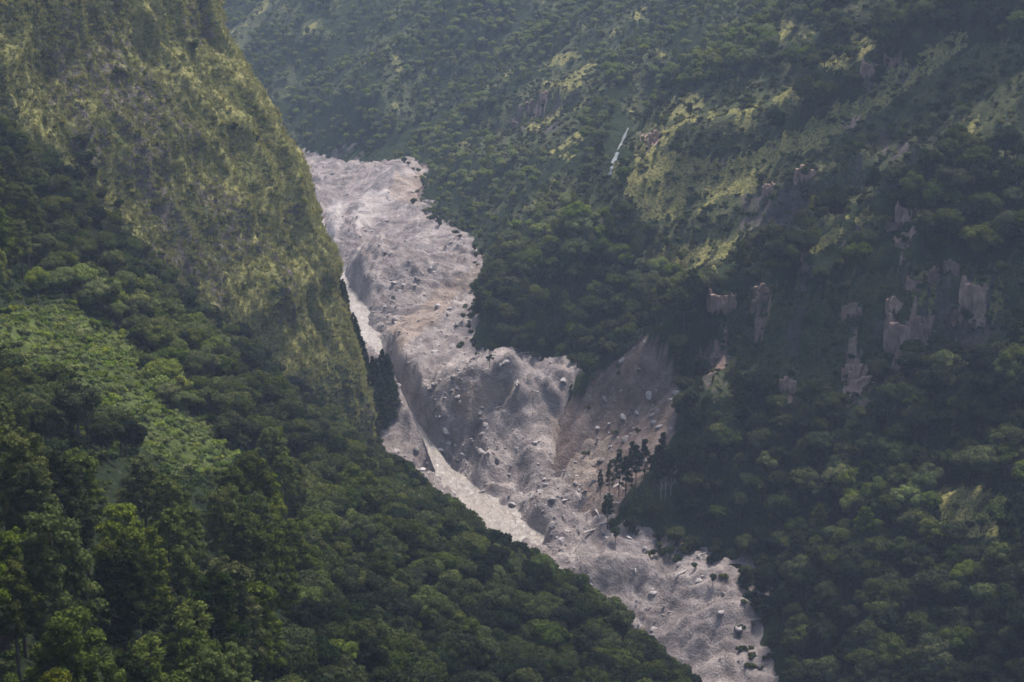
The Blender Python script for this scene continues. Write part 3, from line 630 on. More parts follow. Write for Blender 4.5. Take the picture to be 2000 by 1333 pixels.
def rockm(i, mat=None):
    rng = np.random.default_rng(900 + i); co, fa = ico(3); P = co.copy()
    for _ in range(14):                                              # planes chop the ball into a broken block
        n = unit(rng.normal(size=3)); d = rng.uniform(0.45, 0.85); e = P @ n - d; P = P - np.maximum(e, 0)[:, None] * n
    P *= np.array([1, rng.uniform(0.6, 0.95), rng.uniform(0.45, 0.75)]); P += 0.03 * np.stack([fbm(co[:, 0] * 5 + k * 9, co[:, 1] * 5 + co[:, 2] * 4, i * 3 + k, 2) for k in range(3)], -1)
    k = Kind.__new__(Kind); k.crown = k.whole = raw_mesh('rock', P, fa, [mat or M_STONE]); k.trunk = None; k.size = (1, 0.6); return k
def dead(i):
    rng = np.random.default_rng(970 + i); H = 9.0; tr = [tube([(0, 0, -1), (0.15, 0, H * 0.4), (0.3, 0.1, H)], [0.22, 0.16, 0.03])]
    for k in range(9):
        z = rng.uniform(0.35, 0.9) * H; th = rng.uniform(0, 6.28); L = (1.1 - z / H) * 3.2
        tr.append(tube([(0.1, 0, z), (L * 0.5 * math.cos(th), L * 0.5 * math.sin(th), z + L * 0.35), (L * math.cos(th), L * math.sin(th), z + L * 0.9)], [0.08, 0.05, 0.015], 4))
    c, f = joinp(tr); k = Kind.__new__(Kind); k.crown = k.whole = raw_mesh('dead_tree', c, f, [M_PALE if i % 2 == 0 else M_BARK], smooth=True); k.trunk = None; k.size = (2, 9); return k
def log(i):
    rng = np.random.default_rng(980 + i); c, f = joinp([tube([(-4, 0, 0), (-1, 0.15, 0.1), (4.2, -0.1, 0.35)], [0.3, 0.27, 0.12]), tube([(1.5, 0, 0.2), (2.6, 0.8, 0.7)], [0.1, 0.03], 4), tube([(-4.1, 0, 0), (-4.6, 0.5, 0.5)], [0.16, 0.04], 4), tube([(-4.1, 0, 0), (-4.7, -0.4, 0.2)], [0.15, 0.04], 4)])
    k = Kind.__new__(Kind); k.crown = k.whole = raw_mesh('log', c, f, [M_PALE], smooth=True); k.trunk = None; k.size = (2, 1); return k
def sapling(i):
    rng = np.random.default_rng(990 + i); cls = [(rng.normal() * 1.2, rng.normal() * 1.2, rng.uniform(5.5, 8.5), rng.uniform(0.5, 0.9)) for _ in range(8)]
    return Kind('sapling', cls, (2.2, 9), 800, 0.26, [tube([(0, 0, -1), (0.3, 0, 3), (0.1, 0.2, 7.5)], [0.2, 0.14, 0.05])] + [tube([(0.2, 0, 4), (c[0], c[1], c[2])], [0.07, 0.03], 4) for c in cls], M_BROAD, M_BARK, 0.5, 0.4, 0.7, 995 + i)
KINDS = {'crag': [crag(i) for i in range(4)], 'slim': [slim(i) for i in range(4)], 'herb': [herb(i) for i in range(4)], 'dead': [dead(i) for i in range(2)], 'log': [log(i) for i in range(2)], 'sapling': [sapling(i) for i in range(2)], 'broad': [broad(i) for i in range(9)], 'pine': [pine(i) for i in range(6)], 'conifer': [conifer(i) for i in range(2)],
         'shrub': [shrub(i) for i in range(4)], 'tuft': [tuft(i) for i in range(3)], 'rock': [rockm(i) for i in range(8)]}

# ------------------------------------------------------------------ where the plants stand
TINTS = [(170,650,170,60,.55),(300,780,120,70,.6),(60,600,90,40,.6),(470,980,90,50,.4),(560,1060,90,60,.25),(40,900,60,60,.25),(60,1010,70,60,.35),(360,1160,90,60,.2),(190,960,80,60,.12),(240,1130,70,40,.1),(900,1060,60,120,.12),
 (1640,1010,30,40,.8),(1680,1050,50,30,.6),(1780,1010,40,50,.5),(1880,1000,60,45,.75),(1960,1000,60,50,.6),(1935,1130,40,50,.5),(1700,960,60,30,.25),(1480,970,50,40,.2),
 (1280,560,70,50,.35),(1100,470,120,60,.35),(900,330,120,60,.3),(950,90,160,70,.22),(1050,180,200,120,.15),(700,200,120,80,.12),(1350,120,100,80,.15),(1500,80,80,60,.15),(1150,400,80,50,.35),(1450,800,150,40,.15),(1050,950,1,1,0),
 (600,1180,200,80,.10),(700,1050,100,60,.12),(1560,620,60,60,.25),(1400,560,60,60,.2)]
def tint_at(px, py):
    t = 0.15 + 0.16 * fbm(px / 70, py / 55, 500, 3)
    for a, b, rx, ry, k in TINTS: t = t + k * np.exp(-((px - a) / rx) ** 2 - ((py - b) / ry) ** 2)
    return t
T = []                                        # rows: kind, variant, x, y, z, scale, rotation, tint
def grid_xy(x0, x1, y0, y1, st, seed):
    r = np.random.default_rng(seed); X, Y = np.meshgrid(np.arange(x0, x1, st), np.arange(y0, y1, st)); X = X + r.uniform(-.45, .45, X.shape) * st; Y = Y + r.uniform(-.45, .45, Y.shape) * st
    return X.ravel(), Y.ravel(), r
def inframe(x, y, z, m=130, top=-150): 
    px, py, f = proj(x, y, z); return (px > -m) & (px < 2000 + m) & (py > top) & (py < 1333 + 260)
def add(kind, x, y, z, sc, r, tint):
    n = len(x); T.append((np.full(n, kind), r.integers(0, len(KINDS[kind]), n), x, y, z, np.asarray(sc) + 0 * x, r.uniform(0, 6.283, n), np.asarray(tint) + 0 * x))
def in_zone(x, y, z, polys, s, amp=14):
    px, py, _ = proj(x, y, z); return zone(px, py, polys, s, amp) > 0.5
def in_open(x, y, z, polys, s, ups=(0, 34)):
    px, py, _ = proj(x, y, z); m = np.zeros(len(x), bool)
    for u in ups: m |= zone(px, py - u, polys, s) > 0.5
    return m
def on_floor_side(x, y):
    d, s, p = polydist(x, y, TOE); return d * s
# mountainside trees
x, y, r = grid_xy(-520, 460, 200, 1600, 5.6, 11)
e = on_floor_side(x, y); m = e > 1.5; x, y, e = x[m], y[m], e[m]; z = right_h(x, y); m = inframe(x, y, z); x, y, z, e = x[m], y[m], z[m], e[m]
soil_, scrub_ = (in_zone(x, y, z, P, s) for P, s in ((SCAR, 5), (SCRUB_R, 2)))
rock_, grass_ = (in_open(x, y, z, P, s) for P, s in ((ROCK_R, 3), (GRASS_R, 1)))
pr = np.where(soil_, 0.0, np.where(rock_, 0.07, np.where(grass_, 0.05, np.where(scrub_, 0.26, 0.97))))
px, py, _ = proj(x, y, z)
pr = pr * np.where((fbm(x / 25, y / 25, 510, 3) > 0.30) & (py < 700), 0.4, 1)
FARP = sstep(0.0, 0.3, fbm(x / 16, y / 26, 571, 4)) * sstep(740, 860, y)
pr = pr * (1 - 0.75 * FARP)
CLR = [[(1150,880),(1345,880),(1345,955),(1300,1000),(1180,1005),(1150,960)]]
pr = np.where(in_zone(x, y, z, CLR, 30, 4), 0.0, pr)
fd, _, _ = polydist(x, y, [tuple(q) for q in march(np.array([1228.,1214.,1198.,1190.]), np.array([235.,290.,322.,345.]), lambda a_, b_: right_h(a_, b_, False))[:, :2]])
pr = np.where(fd < 7, 0.0, pr)
GUL = [[(1290,330),(1330,250),(1420,262),(1500,240),(1600,185),(1700,150),(1640,200),(1520,268),(1400,305)],[(1600,330),(1700,270),(1800,230),(1900,190),(1880,230),(1760,290),(1640,350)],[(1000,560),(1100,440),(1330,440),(1360,500),(1280,560),(1200,600)]]
pr = np.where(in_zone(x, y, z, GUL, 31, 10), 0.9, pr)
pr = np.where(in_open(x, y, z, PINK, 33, (0, 20, 40)), 0.04, pr)
m = r.uniform(size=len(x)) < pr; x, y, z, px, py, e, sc_ = x[m], y[m], z[m], px[m], py[m], e[m], scrub_[m]
size = (0.95 + 0.3 * fbm(x / 30, y / 30, 515, 3) + r.uniform(-.38, .42, len(x))) * (1 + 0.22 * sstep(680, 560, y)) * np.where(sc_, 0.55, 1) * (1 - 0.40 * sstep(760, 1000, y)) * np.clip(0.65 + e / 30, 0.65, 1)
pn = r.uniform(size=len(x)) < np.where((py > 900) & (px > 1300), 0.10, 0.16)
tn = tint_at(px, py) + r.normal(size=len(x)) * 0.12 + 0.42 * sstep(760, 960, y) + 0.10 * sstep(560, 700, y)  # lift with distance paints haze and missing light into the foliage tint
add('broad', x[~pn], y[~pn], z[~pn], size[~pn], r, tn[~pn]); add('pine', x[pn], y[pn], z[pn], size[pn] * 0.62, r, tn[pn] - 0.03)
# mountainside scrub and tussocks
x, y, r = grid_xy(-300, 330, 480, 1300, 2.7, 12); e = on_floor_side(x, y); m = e > 2; x, y = x[m], y[m]; z = right_h(x, y)
px, py, _ = proj(x, y, z); m = inframe(x, y, z, 10, -20); x, y, z, px, py = x[m], y[m], z[m], px[m], py[m]
rock_, grass_, scrub_, soil_ = (in_zone(x, y, z, P, s) for P, s in ((ROCK_R, 3), (GRASS_R, 1), (SCRUB_R, 2), (SCAR, 5)))
pr = np.where(soil_, 0.03, np.where(rock_, 0.42, np.where(grass_, 0.30, np.where(scrub_, 0.62, 0.04 + 0.5 * sstep(0.0, 0.3, fbm(x / 16, y / 26, 571, 4)) * sstep(740, 860, y)))))
m = r.uniform(size=len(x)) < pr; x, y, z, px, py, g = x[m], y[m], z[m], px[m], py[m], grass_[m]
add('shrub', x, y, z, r.uniform(0.5, 1.25, len(x)), r, 0.15 + 0.3 * g + r.normal(size=len(x)) * 0.14)
x, y, r = grid_xy(-60, 330, 480, 1100, 1.5, 22); e = on_floor_side(x, y); m = e > 4; x, y = x[m], y[m]
z = right_h(x, y); gz_ = np.hypot(right_h(x + 1, y) - z, right_h(x, y + 1) - z); px, py, _ = proj(x, y, z)
m = inframe(x, y, z, 10, -20) & (gz_ > 1.35) & (r.uniform(size=len(x)) < 0.42 * sstep(-0.3, 0.35, fbm(x / 12 + z / 9, y / 12 - z / 14, 560, 3))) & ~in_zone(x, y, z, SCAR, 5, 10); x, y, z = x[m], y[m], z[m]
add('shrub', x, y, z, r.uniform(0.4, 1.3, len(x)), r, 0.10 + r.normal(size=len(x)) * 0.12)
# near hillside
x, y, r = grid_xy(-300, 120, 40, 720, 5.0, 13); z = left_h(x, y); px, py, f = proj(x, y, z)
m = (px > -250) & (px < 2100) & (py > 200) & (py < 1700) & (f > 120) & (z > floor_h(x, y, False) + 3); x, y, z, px, py, f = x[m], y[m], z[m], px[m], py[m], f[m]
gz = in_open(x, y, z, GRASS_A, 6, (0, 28, 55, 80))
pz = (py > 900) & (px < 620 - 0.15 * (py - 860)) | ((px < 60) & (py > 430) & (py < 640))
ln = pz & (r.uniform(size=len(x)) < 0.30)
dr = pz & ~ln
m = ((r.uniform(size=len(x)) < np.where(gz, 0.10, 0.98))) & ~dr
x, y, z, px, py, f, pz, gz = x[m], y[m], z[m], px[m], py[m], f[m], pz[m], gz[m]
psz = 1.0 + r.uniform(-.25, .28, len(x)); bsz = (0.86 + 0.25 * fbm(x / 25, y / 25, 525, 2) + r.uniform(-.36, .38, len(x))) * np.where(gz, 0.45, 1)
hh_ = np.where(pz, 18 * psz, 9 * bsz); blk = np.zeros(len(x), bool)
for q in (0.45, 0.7, 1.0):
    qx, qy, _ = proj(x, y, z + hh_ * q); blk |= (zone(qx, qy, GRASS_A, 6, 14) > 0.5) & (r.uniform(size=len(x)) < 0.93)
blk |= pz & (qy < 835) & (px > 60)
x, y, z, px, py, pz, gz, psz, bsz = (q[~blk] for q in (x, y, z, px, py, pz, gz, psz, bsz))
tn = tint_at(px, py) + r.normal(size=len(x)) * 0.12
add('pine', x[pz], y[pz], z[pz], psz[pz], r, tn[pz] + 0.17 + r.normal(size=pz.sum()) * 0.08)
b = ~pz; size = bsz
add('broad', x[b], y[b], z[b], size[b], r, tn[b])
# undergrowth on the near hillside
x, y, r = grid_xy(-260, 60, 120, 640, 2.2, 14); z = left_h(x, y); px, py, f = proj(x, y, z); gz = in_open(x, y, z, GRASS_A, 6, (0, 28))
m = inframe(x, y, z, 40, 200) & (r.uniform(size=len(x)) < np.where(gz, 0.90, 0.45)); x, y, z, gz = x[m], y[m], z[m], gz[m]
add('herb', x, y, z, r.uniform(0.5, 1.3, len(x)), r, np.where(gz, 0.62, 0.12) + 0.2 * fbm(x / 9, y / 9, 551, 2) + r.normal(size=len(x)) * 0.14)
# cliff spur: small trees in the gullies, scrub and tussocks on the faces
r = np.random.default_rng(15)
def on_spur(n, s0, s1, w0, w1):
    s = r.uniform(s0, s1, n); wv = r.uniform(w0, w1, n); Q = spur(s, wv); return s, wv, Q[:, 0], Q[:, 1], Q[:, 2]
s, wv, x, y, z = on_spur(11000, 0, nl[-1] - 8, -12, 250); px, py, _ = proj(x, y, z)
gul = -ridged((wv + 9 * fbm(s / 50, wv / 40, 201, 3) + s * 0.10) / 33, s / 120, 203, 2)
d = 0.7 * gul + 0.5 * fbm(s / 30, wv / 20, 530, 3) + 0.2 * fbm(s / 8, wv / 8, 533, 2)
m = r.uniform(size=len(x)) < 0.85 * sstep(-0.05, 0.35, d) + 0.05; x, y, z, wv, s = x[m], y[m], z[m], wv[m], s[m]
add('shrub', x, y, z, r.uniform(0.35, 1.0, len(x)), r, 0.44 + 0.25 * sstep(70, 0, wv) + r.normal(size=len(x)) * 0.16)  # tint lift towards the nose paints in the sunlit edge
s, wv, x, y, z = on_spur(1800, 0, nl[-1] - 10, -6, 230); d = 0.8 * -ridged((wv + 9 * fbm(s / 50, wv / 40, 201, 3) + s * 0.10) / 33, s / 120, 203, 2) + 0.5 * fbm(s / 34, wv / 13, 540, 3)
m = (d > 0.22) | (r.uniform(size=len(x)) < 0.02); x, y, z = x[m], y[m], z[m]
add('broad', x, y, z, r.uniform(0.28, 0.55, len(x)), r, 0.12 + r.normal(size=len(x)) * 0.12)
s, wv, x, y, z = on_spur(34000, 0, nl[-1] - 8, -6, 240)
add('tuft', x, y, z, r.uniform(0.7, 1.6, len(x)), r, 0.62 + 0.25 * sstep(80, 0, wv) + r.normal(size=len(x)) * 0.15)  # tussocks too carry the painted sunlit edge in their tint
# dark conifers along the foot of the spur
def on_floor(a, b): return march(np.array([a * 1.0]), np.array([b * 1.0]), lambda X_, Y_: floor_h(X_, Y_, False), 500, 1100, 180)[0]
def on_slope(a, b): return march(np.array([a * 1.0]), np.array([b * 1.0]), lambda X_, Y_: right_h(X_, Y_, False), 500, 900, 130)[0]
for b_, sc in ((585,.7),(600,.95),(628,.7),(655,.85),(672,1.0),(690,.8),(712,1.05),(728,.9),(750,1.0)):
    t = np.interp(b_, [n[1] for n in NOSE], nl); Q = spur(np.array([t]), np.array([-2.2]))[0]
    add('conifer', Q[:1], Q[1:2], Q[2:3] - 1, [sc * 0.72], r, [0.03])
for a_, b_, sc in ((724,842,.5),(740,852,.45),(752,842,.5),(722,868,.55),(735,880,.4)):
    Q = on_floor(a_, b_); add('broad', Q[:1], Q[1:2], Q[2:3] - 0.5, [sc], r, [0.08])
for a_, b_, sc in ((734,790,.9),(728,770,.8),(748,772,.95),(738,800,1.05),(757,795,1.1),(745,822,1.0),(733,835,.9),(761,815,.8),(728,858,.75),(752,760,.7),(741,905,.45),(733,925,.4),(766,790,.7)):
    Q = on_floor(a_, b_)
    add('conifer', Q[:1], Q[1:2], Q[2:3] - 0.8, [sc * 1.3], r, [0.04])
# the pines standing on the edge of the scar, the two lone trees by the point of the wood, the dead tree on the silt
SPEC = [('slim',1172,978,.55),('slim',1190,990,.8),('slim',1208,990,.95),('slim',1222,994,1.05),('slim',1240,988,1.0),('slim',1258,986,1.12),('slim',1276,988,1.0),('slim',1291,980,1.12),('slim',1308,982,1.0),('slim',1326,980,1.05),('slim',1343,975,.9),('slim',1362,965,.9),
 ('sapling',956,716,.85),('sapling',930,700,.5),('dead',887,500,.8),('dead',912,470,.6),('dead',1000,705,.4),('dead',1310,985,.95),('dead',1290,990,1.1),('dead',1270,984,.9),('dead',1224,975,.8)]
SPEC += [('slim',1234,972,.9),('slim',1283,968,.9),('dead',1300,978,1.1),('dead',1318,970,1.0),('dead',1340,960,1.0)]
SPEC += [('rock',1030,1046,3.0),('rock',1052,1098,2.7),('rock',1078,992,2.8),('rock',1102,985,2.2),('rock',962,947,2.3),('rock',898,938,2.8),('rock',884,925,2.4),('rock',1140,1058,2.4),('rock',1480,1306,3.2),('rock',1372,1140,1.3),('rock',1010,760,2.2),('rock',985,742,2.8),('rock',940,890,3.2),('rock',870,880,2.6),('rock',905,905,2.2),('rock',1000,1035,1.6),('rock',1015,1075,1.8),('rock',800,720,1.8),('rock',830,740,1.5),('rock',1085,1000,1.9)]
for k, a, b, sc in SPEC:
    if k == 'slim': sc *= 1.15
    fl = a < 1120 or k == 'rock'; q = on_floor(a, b) if fl else on_slope(a, b); zz = float((floor_h if fl else right_h)(q[0:1], q[1:2])[0])
    add(k, q[:1], q[1:2], np.array([zz - 0.3]), [sc * 0.85], r, [0.05])
for a, b, sc in ((1768,700,6.5),(1800,690,4.5),(1742,672,3.0),(1664,745,4.2),(1684,765,3.2),(1655,700,3.0),(1905,640,5.0),(1875,665,3.2),(1488,640,3.6),(1478,665,2.8),(1402,705,4.0),(1385,740,3.4),(1420,665,2.6),(1535,785,2.8),(1768,470,4.0),(1742,480,2.6),
 (1040,235,4.5),(1065,215,3.6),(1010,250,3.2),(1280,290,3.2),(1565,410,3.6),(1500,400,3.0),(1700,150,3.6),(1740,140,3.0),(1780,625,2.4),(1820,640,2.6),(1850,620,2.4)):
    q = march(np.array([a * 1.0]), np.array([b * 1.0]), lambda X_, Y_: right_h(X_, Y_, False), 500, 1300, 260)[0]
    T.append((np.array(['crag']), r.integers(0, 4, 1), q[:1] + 0.15 * sc, q[1:2] + 0.25 * sc, right_h(q[:1] + 0.15 * sc, q[1:2] + 0.25 * sc) + 0.15 * sc, np.array([sc * 0.95]), np.array([r.uniform(-0.5, 0.3)]), np.array([0.5])))
# the rust-brown crown at the left edge
q = at(-6, 1240, 196.0); add('broad', q[:1], q[1:2], left_h(q[:1], q[1:2]), [0.7], r, [-9.0])
# timber washed against the foot of the scar
for a, b in ((1120,1008),(1150,1002),(1168,1020),(1136,1030),(1195,1002),(1182,1030),(1100,1020),(1205,1018),(1160,1040),(1075,985),(1130,975),(1210,985),(1240,1125),(1330,1140),(1010,760),(1040,765),(980,800)):
    q = on_floor(a, b)
    zz = max(float(floor_h(q[0:1], q[1:2])[0]), float(right_h(q[0:1], q[1:2])[0]))
    add('log', q[:1], q[1:2], np.array([zz + 0.25]), [r.uniform(.6, 1.3)], r, [0.3])
# drift timber, bushes and leaning trunks along the edge of the wood
rT = np.random.default_rng(31); tp = np.array(TOE)[2:22]
for _ in range(150):
    i_ = rT.integers(0, len(tp) - 1); u0 = rT.uniform(); p_ = tp[i_] * (1 - u0) + tp[i_ + 1] * u0 + rT.normal(size=2) * 3.0
    ex, ey, _ = proj(p_[0], p_[1], -236.0)
    if 1060 < ex < 1330 and 730 < ey < 1010 and rT.uniform() < 0.85: continue
    zz = max(float(floor_h(p_[0:1], p_[1:2])[0]), float(right_h(p_[0:1], p_[1:2])[0])) if polydist(p_[0:1], p_[1:2], TOE)[1][0] > 0 else float(floor_h(p_[0:1], p_[1:2])[0])
    k_ = rT.choice(['log', 'shrub', 'shrub', 'broad', 'dead'], p=[.14, .33, .2, .25, .08]); sc = {'log': rT.uniform(.4, 1), 'shrub': rT.uniform(.6, 1.5), 'broad': rT.uniform(.25, .55), 'dead': rT.uniform(.4, .8)}[k_]
    add(k_, p_[:1], p_[1:2], np.array([zz]) + (0.2 if k_ == 'log' else -0.2), [sc], r, [rT.uniform(0.05, .3)])
# rubble and boulders on the silt
x, y, r = grid_xy(-160, 140, 480, 1260, 1.55, 16); e = on_floor_side(x, y); d, zr, rw = river(x, y)
m = (e < 3) & (d > rw - 1.5); x, y = x[m], y[m]; z = floor_h(x, y); m = inframe(x, y, z, 10, 250); x, y, z = x[m], y[m], z[m]; px, py, _ = proj(x, y, z)
cl = 0.20 + 0.7 * sum(np.exp(-((x - qx) ** 2 + (y - qy) ** 2) / (qr * 0.8) ** 2) for (qx, qy), qr in RUF) + 0.8 * sstep(0.05, 0.5, fbm(x / 16, y / 16, 61, 3)) + 0.5 * np.exp(-((px - 860) / 70) ** 2 - ((py - 790) / 90) ** 2) + 0.8 * np.exp(-((px - 1080) / 100) ** 2 - ((py - 990) / 60) ** 2) + 0.6 * np.exp(-((px - 900) / 60) ** 2 - ((py - 890) / 60) ** 2)
m = r.uniform(size=len(x)) < cl * 0.55; x, y, z = x[m], y[m], z[m]
add('rock', x, y, z - 0.12, np.clip(0.34 * r.pareto(2.0, len(x)) + 0.26, 0.26, 2.0), r, 0.5)
x, y, r = grid_xy(-40, 110, 560, 760, 2.4, 17); e = on_floor_side(x, y); z = right_h(x, y); m = (e > 0) & in_zone(x, y, z, SCAR, 5, 10) & (r.uniform(size=len(x)) < 0.45); x, y, z = x[m], y[m], z[m]
add('rock', x, y, z, np.clip(0.5 * r.pareto(2.1, len(x)) + 0.35, 0.35, 2.4), r, 0.5)
KD = np.concatenate([t[0] for t in T]); VA = np.concatenate([t[1] for t in T]); PX_, PY_, PZ_, SCL, ROT, TNT = (np.concatenate([np.asarray(t[i], float) for t in T]) for i in range(2, 8))
RUST = TNT < -5; TNT = np.clip(TNT, 0.0, 1.0)
# ------------------------------------------------------------------ which of them the road sees, and how large
gx0, gy0, gs = -520, 40, 4.0
GX, GY = np.meshgrid(np.arange(gx0, 470, gs), np.arange(gy0, 1760, gs))
dd_, ss_, _ = polydist(GX, GY, TOE)
U = np.where(dd_ * ss_ > 0, right_h(GX, GY, False), floor_h(GX, GY, False)); U = np.maximum(U, np.where((GX < 130) & (GY < 740), left_h(GX, GY, False), -999))
si, wi = np.meshgrid(np.linspace(0, nl[-1], 200), np.linspace(-60, 300, 240)); q = spur(si.ravel(), wi.ravel())
ix = np.clip(((q[:, 0] - gx0) / gs).round().astype(int), 0, U.shape[1] - 1); iy = np.clip(((q[:, 1] - gy0) / gs).round().astype(int), 0, U.shape[0] - 1); np.maximum.at(U, (iy, ix), q[:, 2])
RAD = np.array([KINDS[k][v].size[0] for k, v in zip(KD, VA)]) * SCL; HGT = np.array([KINDS[k][v].size[1] for k, v in zip(KD, VA)]) * SCL
mid = PZ_ + 0.75 * HGT; vis = np.ones(len(KD), bool)
for t in np.linspace(0.1, 0.985, 110):
    ix = np.clip(((PX_ * t - gx0) / gs).round().astype(int), 0, U.shape[1] - 1); iy = np.clip(((PY_ * t - gy0) / gs).round().astype(int), 0, U.shape[0] - 1)
    vis &= ~((mid * t < U[iy, ix] - 2.5) & (PY_ * (1 - t) > 8))
ppx, ppy, pf = proj(PX_, PY_, mid); rr_ = RAD * FPX / pf
vis &= (ppx > -rr_) & (ppx < 2000 + rr_) & (ppy > -rr_ * 1.5) & (ppy < 1333 + rr_ * 2)
idb = np.full((667, 1000), -1, np.int32)
for i in np.argsort(-pf):
    if not vis[i] or KD[i] == 'tuft': continue
    a, b = ppx[i] / 2, ppy[i] / 2; rx = rr_[i] / 2; ry = (HGT[i] * (0.3 if KD[i] != 'conifer' else 0.45)) * FPX / pf[i] / 2
    x0, x1, y0, y1 = max(0, int(a - rx)), min(999, int(a + rx)), max(0, int(b - ry)), min(666, int(b + ry))
    if x1 <= x0 or y1 <= y0:
        if 0 <= int(a) < 1000 and 0 <= int(b) < 667: idb[int(b), int(a)] = i
        continue
    yy, xx = np.ogrid[y0:y1 + 1, x0:x1 + 1]; mm = ((xx - a) / rx) ** 2 + ((yy - b) / ry) ** 2 <= 1; idb[y0:y1 + 1, x0:x1 + 1][mm] = i
AREA = np.bincount(idb[idb >= 0], minlength=len(KD))
SINGLE = np.zeros(len(KD), bool)
for k, n in (('broad', 300), ('pine', 300), ('conifer', 40), ('rock', 300), ('shrub', 300), ('dead', 40), ('log', 60), ('sapling', 9), ('slim', 40), ('herb', 300), ('crag', 60)):
    ids = np.nonzero(KD == k)[0]; top = ids[np.argsort(-AREA[ids], kind='stable')[:n]]; SINGLE[top[AREA[top] > 0]] = True
print('PLANTS', {k: (int((KD == k).sum()), int((vis & (KD == k)).sum()), int((SINGLE & (KD == k)).sum())) for k in KINDS})
# nothing hidden from the road and its surroundings is dropped except far-off-frame plants
def scatter(name, label, category, ids, kinds):
    """one object of stuff: points carrying variant, size, turn and tint, a plant on each"""
    if len(ids) == 0: return
    me = bpy.data.meshes.new(name); me.vertices.add(len(ids)); me.vertices.foreach_set('co', np.stack([PX_[ids], PY_[ids], PZ_[ids]], -1).astype(np.float32).ravel())
    add_attr(me, 'scl', SCL[ids]); add_attr(me, 'turn', ROT[ids]); add_attr(me, 'tint', TNT[ids])
    a = me.attributes.new('which', 'INT', 'POINT'); a.data.foreach_set('value', VA[ids].astype(np.int32))
    o = link(name, me, None, kind='stuff'); o['label'] = label; o['category'] = category
    pc = bpy.data.collections.new(name + '_shapes')
    for i, k in enumerate(kinds): pc.objects.link(bpy.data.objects.new(f'{name}_shape_{i:02d}', k.whole))
    g = bpy.data.node_groups.new(name, 'GeometryNodeTree'); g.interface.new_socket('Geometry', in_out='INPUT', socket_type='NodeSocketGeometry'); g.interface.new_socket('Geometry', in_out='OUTPUT', socket_type='NodeSocketGeometry')
    N_ = g.nodes; gi = N_.new('NodeGroupInput'); go = N_.new('NodeGroupOutput'); m2 = N_.new('GeometryNodeMeshToPoints'); ci = N_.new('GeometryNodeCollectionInfo'); ip = N_.new('GeometryNodeInstanceOnPoints')
    ci.inputs['Collection'].default_value = pc; ci.inputs['Separate Children'].default_value = True; ci.inputs['Reset Children'].default_value = True
    def na(n, t):
        q = N_.new('GeometryNodeInputNamedAttribute'); q.data_type = t; q.inputs['Name'].default_value = n; return q.outputs['Attribute']
    ip.inputs['Pick Instance'].default_value = True
    cx = N_.new('ShaderNodeCombineXYZ'); er = N_.new('FunctionNodeEulerToRotation')
    L = g.links.new; L(gi.outputs[0], m2.inputs['Mesh']); L(m2.outputs[0], ip.inputs['Points']); L(ci.outputs[0], ip.inputs['Instance'])
    L(na('which', 'INT'), ip.inputs['Instance Index']); L(na('turn', 'FLOAT'), cx.inputs['Z']); L(cx.outputs[0], er.inputs[0]); L(er.outputs[0], ip.inputs['Rotation'])
    L(na('scl', 'FLOAT'), ip.inputs['Scale']); L(ip.outputs[0], go.inputs[0])
    md = o.modifiers.new('plants', 'NODES'); md.node_group = g
    return o
for k, nm, lb, ct in (('broad', 'forest', 'dense dark green broadleaf forest clothing the slopes', 'forest'), ('pine', 'pine_forest', 'distant pines scattered through the forested slopes', 'forest'),
                      ('shrub', 'shrubbery', 'low olive shrubs and scrub covering the grassy slopes', 'shrubs'), ('tuft', 'grass', 'yellow green tussock grass on the sunlit cliff', 'grass'), ('rock', 'rubble', 'grey rubble strewn over the silt of the valley floor', 'rubble'), ('herb', 'undergrowth', 'lush green undergrowth of the grassy clearing and near wood', 'undergrowth')):
    scatter(nm, lb, ct, np.nonzero((KD == k) & ~SINGLE)[0], KINDS[k])
#@@SINGLES
NAMES = {'crag': ('rock_outcrop', 'rock outcrop', 'pinkish rock outcrop', 'bare rock outcrops on the wooded slope'), 'broad': ('broadleaf_tree', 'tree', 'broadleaf tree', 'broadleaf trees of the forested slopes'), 'pine': ('pine_tree', 'pine tree', 'pine', 'pines of the forested slopes'),
 'conifer': ('conifer_tree', 'conifer', 'pointed conifer', 'dark conifers at the foot of the grassy cliff'), 'shrub': ('shrub', 'shrub', 'shrub', 'shrubs on the open slopes'),
 'rock': ('boulder', 'boulder', 'grey boulder', 'boulders on the silt'), 'dead': ('dead_tree', 'dead tree', 'bare dead tree', 'bare dead trees'), 'log': ('fallen_log', 'log', 'pale fallen log', 'logs stranded on the silt'),
 'slim': ('pine_tree', 'pine tree', 'slim pine', 'slim pines standing beside the scar'), 'herb': ('leafy_bush', 'bush', 'bush', 'low leafy bushes on the near slope'),
 'sapling': ('slender_tree', 'tree', 'slender tree', 'lone slender trees at the wood point')}
